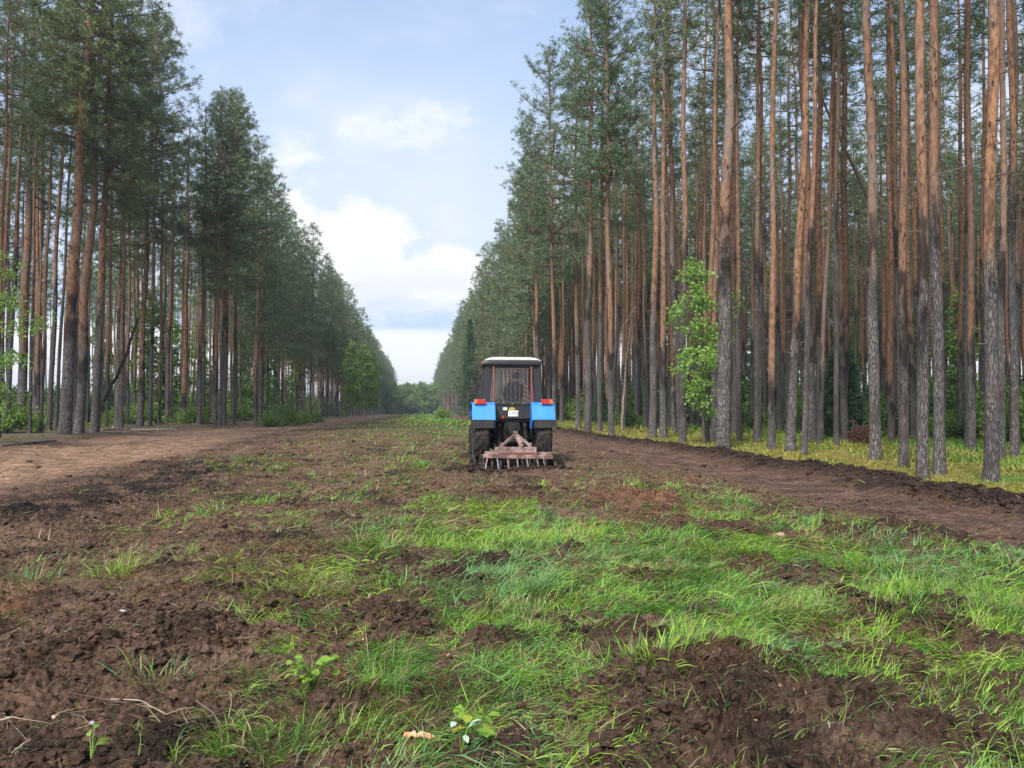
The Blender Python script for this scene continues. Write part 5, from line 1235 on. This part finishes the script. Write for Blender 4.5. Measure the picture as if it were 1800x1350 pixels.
def field(rmin, rmax, dens, L0, w0):
    A_ = R(44); area = A_ * (rmax ** 2 - rmin ** 2); n = int(area * dens)
    r = np.sqrt(rg.uniform(rmin ** 2, rmax ** 2, n)); t = rg.uniform(-A_, A_, n) - YAW
    x = r * np.sin(t); y = r * np.cos(t); k = in_view(x, y) & (y > 1.6); x, y = x[k], y[k]
    c = churn(x, y); p = np.maximum(patchy(x, y), (.46 - .22 * sst(y, 9, 13)) * cover(x, y) + .035) * c
    # tufts: blades gather round random centres
    k = rg.uniform(size=len(x)) < p ** 1.15; x, y, p = x[k], y[k], p[k]
    tuft = np.clip(.5 + 1.3 * pn(x * 2.6, y * 2.6, 111), 0, 1)
    k = rg.uniform(size=len(x)) < .35 + .65 * tuft; x, y, p, tuft = x[k], y[k], p[k], tuft[k]
    n = len(x); z = hf(x, y) - .008
    flow = 2.2 + 2.0 * fbm(x * .4, y * .4, 112, 2) + 2.6 * pn(x * 1.9, y * 1.9, 113) + 2.6 * pn(x * 4.6, y * 4.6, 115)
    az = flow + rg.normal(0, .95, n)
    lie = np.clip(.66 + .9 * pn(x * .9, y * .9, 114) + rg.normal(0, .18, n), .05, 1)
    tilt = .2 + 1.0 * lie; curl = rg.uniform(.1, 1.3, n) * (1.5 - .6 * lie)
    L = L0 * .92 * rg.uniform(.4, 1.3, n) * (1 + .7 * (rg.uniform(size=n) < .10)) * (.55 + .6 * p) * (.8 + .5 * tuft); w = w0 * rg.uniform(.6, 1.3, n)
    tc = tints(rg, x, y, n); sp = (p < .3)[:, None]; od = (rg.uniform(size=n) < .5)[:, None]
    tc = np.where(sp, np.where(od, np.array([.20, .16, .085]) * rg.uniform(.5, 1.2, n)[:, None], tc * .72), tc)
    parts.append(blades(x, y, z, L, w, az, tilt, curl, tc, rg))
field(2.0, 5.2, 9800, .125, .0046)
field(5.2, 8.5, 5200, .135, .0064)
field(8.5, 13.5, 2100, .14, .0092)
field(13.5, 24, 820, .16, .015)
field(24, 60, 120, .18, .034)
field(60, 140, 26, .26, .09)
field(140, 300, 5, .4, .22)
# single upright tussocks seen in the photo
for (px, py, nb, L) in [(275, 1205, 50, .17), (205, 1010, 130, .2), (55, 1030, 90, .2), (380, 905, 90, .2), (440, 890, 60, .16), (500, 910, 60, .16), (690, 1040, 260, .14), (1150, 1190, 240, .15), (1465, 960, 80, .16), (430, 815, 120, .25), (740, 820, 120, .22), (480, 830, 110, .22), (475, 1330, 110, .14), (1540, 1010, 120, .16)]:
    p = foot(px, py); n = nb; s = .05 + .0005 * nb
    x = p.x + rg.normal(0, s, n); y = p.y + rg.normal(0, s, n); az = np.arctan2(x - p.x, y - p.y) + rg.normal(0, .5, n)
    parts.append(blades(x, y, hf(x, y) - .01, L * rg.uniform(.5, 1.25, n), .0075 * max(1, p.y / 8) * rg.uniform(.7, 1.3, n), az, rg.uniform(.1, 1.0, n), rg.uniform(.2, 1.4, n), tints(rg, x, y, n) * .95, rg))
grass_mesh('grass', parts, 'long green grass, part flattened and part ploughed under, across the clearing')

# dry stems and straw strewn on the soil
parts = []
n = 5200; r = np.sqrt(rg.uniform(2.2 ** 2, 13 ** 2, n)); t = rg.uniform(-R(40), R(40), n) - YAW; x = r * np.sin(t); y = r * np.cos(t)
k = in_view(x, y) & (churn(x, y) > .5) & (rg.uniform(size=n) < .45 + .5 * sst(-x, -1, 2)); x, y = x[k], y[k]; n = len(x)
parts.append(blades(x, y, hf(x, y) + .004, rg.uniform(.04, .22, n), .0045 * np.maximum(1, y / 6), rg.uniform(0, 6.28, n), rg.uniform(1.25, 1.6, n), rg.uniform(-.3, .3, n), np.array([.26, .20, .12]) * rg.uniform(.4, 1.25, n)[:, None], rg))
grass_mesh('straw', parts, 'dry straw and root fibres strewn over the turned soil')

# low forest-floor plants
parts = []
def cover_plants(rmin, rmax, dens, L0, w0):
    A_ = R(44); n = int(A_ * (rmax ** 2 - rmin ** 2) * dens); r = np.sqrt(rg.uniform(rmin ** 2, rmax ** 2, n)); t = rg.uniform(-A_, A_, n) - YAW
    x = r * np.sin(t); y = r * np.cos(t); k = in_view(x, y); x, y = x[k], y[k]
    right = x > RIDGE(y) + .55; left = x < LBANK(y) - 1.3
    n1 = fbm(x * .45, y * .35, 81, 3); d = np.where(right, .55 + 1.1 * n1 + .03 * (x - 14), 0) + np.where(left, -.12 + 1.2 * n1 + .05 * (-x - 17), 0)
    k = rg.uniform(size=len(x)) < np.clip(d, .0, 1) * (right | left); x, y = x[k], y[k]; n = len(x); deep = np.where(x > 0, x - RIDGE(y), LBANK(y) - x)
    a = sst(fbm(x * .3, y * .3, 121, 3) + .06 * (deep - 4.5) + rg.normal(0, .12, n), -.25, .4)[:, None]
    c = np.array([.240, .210, .045]) * (1 - a) + np.array([.130, .230, .040]) * a
    az = rg.uniform(0, 6.28, n); L = L0 * .92 * rg.uniform(.4, 1.3, n) * np.where(deep > 4, 1.35, .75)
    parts.append(blades(x, y, hf(x, y) - .008, L, w0 * rg.uniform(.6, 1.3, n), az, rg.uniform(.05, .9, n), rg.uniform(.1, 1.0, n), c * rg.uniform(.7, 1.25, n)[:, None], rg))
cover_plants(9, 20, 420, .11, .016)
cover_plants(20, 40, 130, .16, .034)
cover_plants(40, 85, 24, .24, .085)
o = grass_mesh('ground_cover', parts, 'yellow-green moss and low plants on the forest floor'); o['category'] = 'ground cover'

# loose clods
def ico(sub):
    bm = bmesh.new(); bmesh.ops.create_icosphere(bm, subdivisions=sub, radius=1.0); bm.verts.ensure_lookup_table()
    V = np.array([v.co[:] for v in bm.verts]); F = np.array([[v.index for v in f.verts] for f in bm.faces]); bm.free(); return V, F
def clods(n, rmin, rmax, smin, smax, sub):
    V0, F0 = ico(sub); A_ = R(44); r = np.sqrt(rg.uniform(rmin ** 2, rmax ** 2, n)); t = rg.uniform(-A_, A_, n) - YAW; x = r * np.sin(t); y = r * np.cos(t)
    c = churn(x, y); gp = patchy(x, y); k = in_view(x, y) & (rg.uniform(size=n) < np.maximum(c, .22) * (x < RIDGE(y) + .5) * (x > LBANK(y) - .3) * (1 - .75 * gp) * np.clip(.35 + 1.5 * pn(x * .8, y * .8, 131), .06, 1)); x, y = x[k], y[k]; n = len(x)
    s = smin * (smax / smin) ** (rg.uniform(0, 1, n) ** 2.2)
    out = []
    vs = V0[None] * (1 + .0 * s[:, None, None]); sd = rg.uniform(0, 50, n)[:, None]
    bump = 1 + .8 * pn(vs[:, :, 0] * 1.3 + sd, vs[:, :, 1] * 1.3 + vs[:, :, 2] * 1.1 + sd * .7, 132) + .9 * pn(vs[:, :, 0] * 2.7 + sd, vs[:, :, 2] * 2.7 + vs[:, :, 1] * 2 + sd, 133)
    vs = vs * bump[..., None] * np.stack([rg.uniform(.8, 1.5, n), rg.uniform(.7, 1.2, n), rg.uniform(.5, .85, n)], 1)[:, None]
    a = rg.uniform(0, 6.28, n)[:, None]; X_ = vs[:, :, 0] * np.cos(a) - vs[:, :, 1] * np.sin(a); Y_ = vs[:, :, 0] * np.sin(a) + vs[:, :, 1] * np.cos(a)
    V = np.stack([X_ * s[:, None] + x[:, None], Y_ * s[:, None] + y[:, None], vs[:, :, 2] * s[:, None] + (hf(x, y) + s * .15)[:, None]], -1)
    F = F0[None] + (np.arange(n) * len(V0))[:, None, None]
    col = soil_colour(x, y) * rg.uniform(.7, 1.25, n)[:, None]
    return V.reshape(-1, 3), F.reshape(-1, 3), np.repeat(col, len(V0), 0)
cv = []; cf = []; cc = []; nn = 0
for a_ in ((60000, 2.4, 6.5, .005, .035, 1), (9000, 2.4, 7, .012, .055, 2), (16000, 5, 14, .010, .055, 2), (12000, 12, 34, .022, .085, 1)):
    v, f, c = clods(*a_); cv.append(v); cf.append(f + nn); cc.append(c); nn += len(v)
# the heap of earth rolled up along the harrow and the berm of the right track
def heap(n, fx, fy, s0, s1, sub=2):
    V0, F0 = ico(sub); x = fx(n); y = fy(n); s = s0 * (s1 / s0) ** (rg.uniform(size=n) ** 1.8); V = V0[None] * (1 + .6 * pn(V0[None, :, 0] * 1.6 + rg.uniform(0, 40, n)[:, None], V0[None, :, 1] * 1.6 + V0[None, :, 2] * 1.3, 134))[..., None] * s[:, None, None]
    V = V * np.array([1.15, 1, .75]) + np.stack([x, y, hf(x, y) + s * rg.uniform(0, .4, n)], 1)[:, None]
    return V.reshape(-1, 3), (F0[None] + (np.arange(n) * len(V0))[:, None, None]).reshape(-1, 3), np.repeat(np.array([[.034, .021, .016]]) * rg.uniform(.7, 1.6, n)[:, None], len(V0), 0)
for h_ in (heap(700, lambda n: HX + rg.normal(-.05, .66, n), lambda n: HY - .52 + rg.normal(0, .20, n), .015, .075), heap(70, lambda n: HX - 1.15 + rg.normal(0, .16, n), lambda n: HY - .1 + rg.normal(0, .3, n), .02, .08)):
    v, f, c = h_; cv.append(v); cf.append(f + nn); cc.append(c); nn += len(v)
yb = 8 + 75 * rg.uniform(size=2600) ** 1.6
v, f, c = heap(2600, lambda n: RIDGE(yb) + rg.normal(0, .22, n), lambda n: yb, .015, .075, 2); cv.append(v); cf.append(f + nn); cc.append(c); nn += len(v)
me = np_mesh('loose_soil', np.concatenate(cv), np.concatenate(cf).ravel(), np.full(sum(len(f) for f in cf), 3), [M_SOIL], None, False); add_attr(me, 'soil_col', np.concatenate(cc))
tag(link('loose_soil', me), 'crumbly dark clods thrown up over the worked soil', 'soil', kind='stuff')

# bark crumbs, chips and root bits mixed into the soil
n = 9000; r = np.sqrt(rg.uniform(2.2 ** 2, 14 ** 2, n)); t = rg.uniform(-R(42), R(42), n) - YAW; x = r * np.sin(t); y = r * np.cos(t)
k = in_view(x, y) & (churn(x, y) > .4) & (rg.uniform(size=n) < .25 + .75 * sst(pn(x * .9, y * .9, 141), -.1, .4)); x, y = x[k], y[k]; n = len(x)
V0 = np.array([[-1, -.5, 0], [.2, -.62, .1], [1, -.1, 0], [.7, .5, .12], [-.5, .55, 0], [-.1, 0, .45]]); F0 = np.array([[0, 1, 5], [1, 2, 5], [2, 3, 5], [3, 4, 5], [4, 0, 5]])
s = (.006 + .020 * rg.uniform(size=n) ** 3) * np.maximum(1, r[k] / 7); a = rg.uniform(0, 6.28, n); e = rg.uniform(.3, 1.0, n); tl = rg.normal(0, .35, n)
X_ = V0[None, :, 0] * s[:, None]; Y_ = V0[None, :, 1] * (s * e)[:, None]; Z_ = V0[None, :, 2] * (s * .6)[:, None] + X_ * np.tan(np.clip(tl, -1, 1))[:, None]
V = np.stack([X_ * np.cos(a)[:, None] - Y_ * np.sin(a)[:, None] + x[:, None], X_ * np.sin(a)[:, None] + Y_ * np.cos(a)[:, None] + y[:, None], Z_ + (hf(x, y) + .004)[:, None]], -1).reshape(-1, 3)
me = np_mesh('litter', V, (F0[None] + (np.arange(n) * 6)[:, None, None]).ravel(), np.full(n * 5, 3), [M_BLADE], None, False)
pal = np.array([[.30, .20, .13], [.22, .14, .09], [.14, .085, .06], [.36, .29, .21], [.26, .13, .07], [.09, .06, .045]]); add_attr(me, 'tint', np.repeat(pal[rg.integers(0, 6, n)] * rg.uniform(.6, 1.2, n)[:, None], 6, 0))
tag(link('litter', me), 'bark crumbs and wood bits mixed into the turned soil', 'litter', kind='stuff')

# twigs, wood chip, weeds in the foreground
def gz(px, py, lift=0.0):
    z = 0.0
    for _ in range(8): p = at(px, py, z); z = float(hf(np.array([p.x]), np.array([p.y]))[0]) + lift
    return at(px, py, z)
def twig(pa, pb, r, mt, lab, sd, lift=.02):
    a = gz(*pa, lift); b = gz(*pb, lift); m_ = (a + b) / 2; m_.z = max(m_.z, float(hf(np.array([m_.x]), np.array([m_.y]))[0]) + lift)
    return pole('twig', [tuple(a), tuple(m_ + Vector((.01, 0, .012))), tuple(b)], (r * .62, r * .4), mt, lab, 'twig', 'dry twigs on the turned soil', 2, sd)
M_STRAWTWIG = m_plain('pale_twig', (.36, .29, .22), .85, .2, 0, (.25, .19, .14), 30)
twig((195, 1229), (292, 1256), .0055, M_STRAWTWIG, 'long pale bare twig on dark soil at lower left', 1)
twig((292, 1256), (342, 1244), .0045, M_STRAWTWIG, 'short pale twig meeting the end of the long pale twig', 2)
twig((345, 1232), (395, 1282), .006, M_DEADWOOD, 'grey twig slanting down right of the long pale twig', 3)
twig((402, 1262), (404, 1216), .0035, M_STRAWTWIG, 'upright straw-coloured stem standing by the grey twig', 4, .05)
twig((408, 1270), (428, 1238), .0035, M_STRAWTWIG, 'slanting straw-coloured stem by the upright one', 5, .04)
twig((20, 1323), (55, 1300), .005, M_STRAWTWIG, 'short pale twig in the lower left corner', 6)
twig((0, 1266), (38, 1264), .009, M_STRAWTWIG, 'flat pale chip of branch at the left border', 7)
twig((125, 1255), (160, 1275), .005, M_DEADWOOD, 'brown twig left of the long pale twig', 8)
twig((195, 1095), (235, 1076), .016, M_DEADWOOD, 'grey stub of branch on the dark soil, upper left of the twigs', 9)
twig((560, 1345), (585, 1308), .004, M_STRAWTWIG, 'bent straw at the bottom edge left of the wood chip', 10, .04)
# splintered wood chip
p = gz(742, 1296, .03); A = Acc(); n_ = 12; u = np.linspace(-1, 1, n_); rs = np.random.default_rng(4)
top = np.stack([u * .085, .012 * np.sin(u * 3) + rs.normal(0, .004, n_), .020 - .022 * u ** 2 + rs.normal(0, .003, n_)], 1); wd = .020 * (1 - .75 * np.abs(u) ** 2) + rs.normal(0, .002, n_)
V = np.concatenate([top + np.stack([0 * u, wd, -.008 + 0 * u], 1), top + [0, 0, .006], top - np.stack([0 * u, wd, .010 + 0 * u], 1), top - [0, 0, .022]])
F = []
for r_ in range(4):
    for k in range(n_ - 1): F.append([r_ * n_ + k, r_ * n_ + k + 1, ((r_ + 1) % 4) * n_ + k + 1, ((r_ + 1) % 4) * n_ + k])
A.add(V, F); A.add(V, [[0, n_, 2 * n_, 3 * n_], [n_ - 1, 2 * n_ - 1, 3 * n_ - 1, 4 * n_ - 1][::-1]])
o = tag(link('wood_chip', A.mesh('wood_chip', [m_plain('fresh_wood', (.62, .34, .20), .75, .25, 0, (.50, .22, .13), 30, .3, ((.30, .12, .07), .5, .65, .6))])), 'orange splintered wood chip lying in the grass at the bottom', 'wood chip'); o.location = p; o.rotation_euler = (0, R(8), R(-18))
# leafy weeds
def leaf_mesh(A, base, d, nrm, L, w, mat=0, lobes=0):
    d = np.array(d, float); d /= np.linalg.norm(d); s = np.cross(d, nrm); s /= np.linalg.norm(s); up = np.cross(s, d); n = 7; u = np.linspace(0, 1, n)
    ww = w * np.sin(math.pi * np.clip(u * .93 + .04, 0, 1)) ** .8 * (1 + (lobes * .35 * np.cos(u * 16)))
    mid = np.array(base) + d * (u * L)[:, None] - up * (.25 * L * u ** 2)[:, None]
    V = np.concatenate([mid - s * ww[:, None] * .5 + up * ww[:, None] * .15, mid, mid + s * ww[:, None] * .5 + up * ww[:, None] * .15])
    A.add(V, [[k, k + 1, n + k + 1, n + k] for k in range(n - 1)] + [[n + k, n + k + 1, 2 * n + k + 1, 2 * n + k] for k in range(n - 1)], mat)
def weed(px, py, nl, spread, L, w, mats, lab, seed, lobes=0, name='weed'):
    rs = np.random.default_rng(seed); p = gz(px, py); o = empty(name, tuple(p), 0, label=lab, cat='plant'); st = Acc(); lf = Acc()
    for k in range(nl):
        a = rs.uniform(0, 6.28); r = spread * rs.uniform(.2, 1); h = rs.uniform(.04, .16); e = np.array([math.cos(a) * r, math.sin(a) * r, h])
        V, F = tube_np([(0, 0, -.02), e * [.5, .5, .7], e], [.0022, .0018, .0012], 4); st.add(V, F)
        leaf_mesh(lf, e, [math.cos(a), math.sin(a), rs.uniform(-.3, .6)], np.array([rs.normal(0, .3), rs.normal(0, .3), 1.]), L * rs.uniform(.6, 1.2), w * rs.uniform(.7, 1.2), rs.integers(len(mats)), lobes)
    link('stem', st.mesh('stem', [M_LEAF], True), o); link('leaf', lf.mesh('leaf', mats, True), o)['kind'] = 'stuff'
M_WEED = m_leaf('weed_leaf', (.15, .28, .035), (.22, .36, .05), (.18, .30, .04), .35, .4, 9.0, .4)
M_PALELEAF = m_leaf('pale_leaf_underside', (.28, .42, .29), (.36, .48, .36), (.30, .44, .30), .2, .4, 9.0)
M_YLEAF = m_leaf('yellowing_leaf', (.26, .33, .03), (.33, .30, .04), (.3, .3, .04), .4, .4, 9.0)
weed(548, 1205, 36, .11, .048, .042, [M_WEED], 'yellow-green round-leaved weed in the soil left of centre', 5)
weed(832, 1312, 12, .07, .065, .05, [M_WEED, M_YLEAF], 'broad-leaved weed with yellowing leaves at the bottom edge', 6, 1)
weed(812, 1322, 4, .04, .05, .026, [M_PALELEAF], 'pale upturned leaves beside the broad-leaved weed', 7)
weed(160, 1335, 5, .05, .05, .03, [M_WEED], 'tiny green weed in the lower left soil', 8)
# pale stones and bark scraps
def scrap(px, py, s, mt, lab, seed, nm='stone'):
    V0, F0 = ico(2); rs = np.random.default_rng(seed); p = gz(px, py); V = V0 * (1 + .3 * rs.normal(size=(len(V0), 1)) * .5) * np.array([1.3, .9, .55]) * s; A = Acc(); A.add(V, F0)
    o = tag(link(nm, A.mesh(nm, [mt], True)), lab, nm.replace('_', ' '), 'pale scraps on the turned soil'); o.location = p + Vector((0, 0, s * .35)); o.rotation_euler = (0, 0, seed)
M_STONE = m_plain('pale_stone', (.42, .40, .38), .8, .3, 0, (.30, .28, .26), 30, .2); M_BARKSCRAP = m_plain('bark_scrap', (.40, .27, .19), .85, .2, 0, (.25, .15, .10), 30, .3)
for k, (px, py, s, mt, lab, nm) in enumerate([(349, 1081, .022, M_STONE, 'pale grey stone on dark soil, left of centre', 'stone'), (161, 1274, .016, M_STONE, 'white chip left of the long pale twig', 'stone'), (215, 1078, .03, M_STONE, 'pale grey lump beside the grey branch stub', 'stone'),
    (1323, 1111, .026, M_BARKSCRAP, 'tan bark scrap at the edge of the thick grass', 'bark_scrap'), (1372, 943, .05, M_BARKSCRAP, 'reddish bark scrap at the far edge of the thick grass', 'bark_scrap'), (645, 1128, .025, M_BARKSCRAP, 'small tan bark scrap above the round-leaved weed', 'bark_scrap'), (205, 1120, .02, M_STONE, 'small pale stone in the dark soil below the branch stub', 'stone'), (98, 1262, .02, M_BARKSCRAP, 'tan scrap in the lower left soil', 'bark_scrap')]): scrap(px, py, s, mt, lab, k + 1, nm)
# ---------------------------------------------------------------- thin air over the whole scene
bm = bmesh.new(); bmesh.ops.create_cube(bm, size=1.0)
for v in bm.verts: v.co = Vector((v.co.x * 13000, v.co.y * 13000, v.co.z * 46 + 10))
me = bpy.data.meshes.new('haze'); bm.to_mesh(me); bm.free()
m = bpy.data.materials.new('haze_air'); m.use_nodes = True; q = G(m.node_tree); q.n.clear()
pv = q.new('ShaderNodeVolumePrincipled'); pv.inputs['Color'].default_value = (.80, .88, 1.0, 1); pv.inputs['Density'].default_value = .00045; pv.inputs['Anisotropy'].default_value = .2
q.l.new(pv.outputs[0], q.new('ShaderNodeOutputMaterial').inputs['Volume']); me.materials.append(m)
tag(link('haze', me), 'thin pale haze in the air along the clearing', 'haze', kind='stuff')
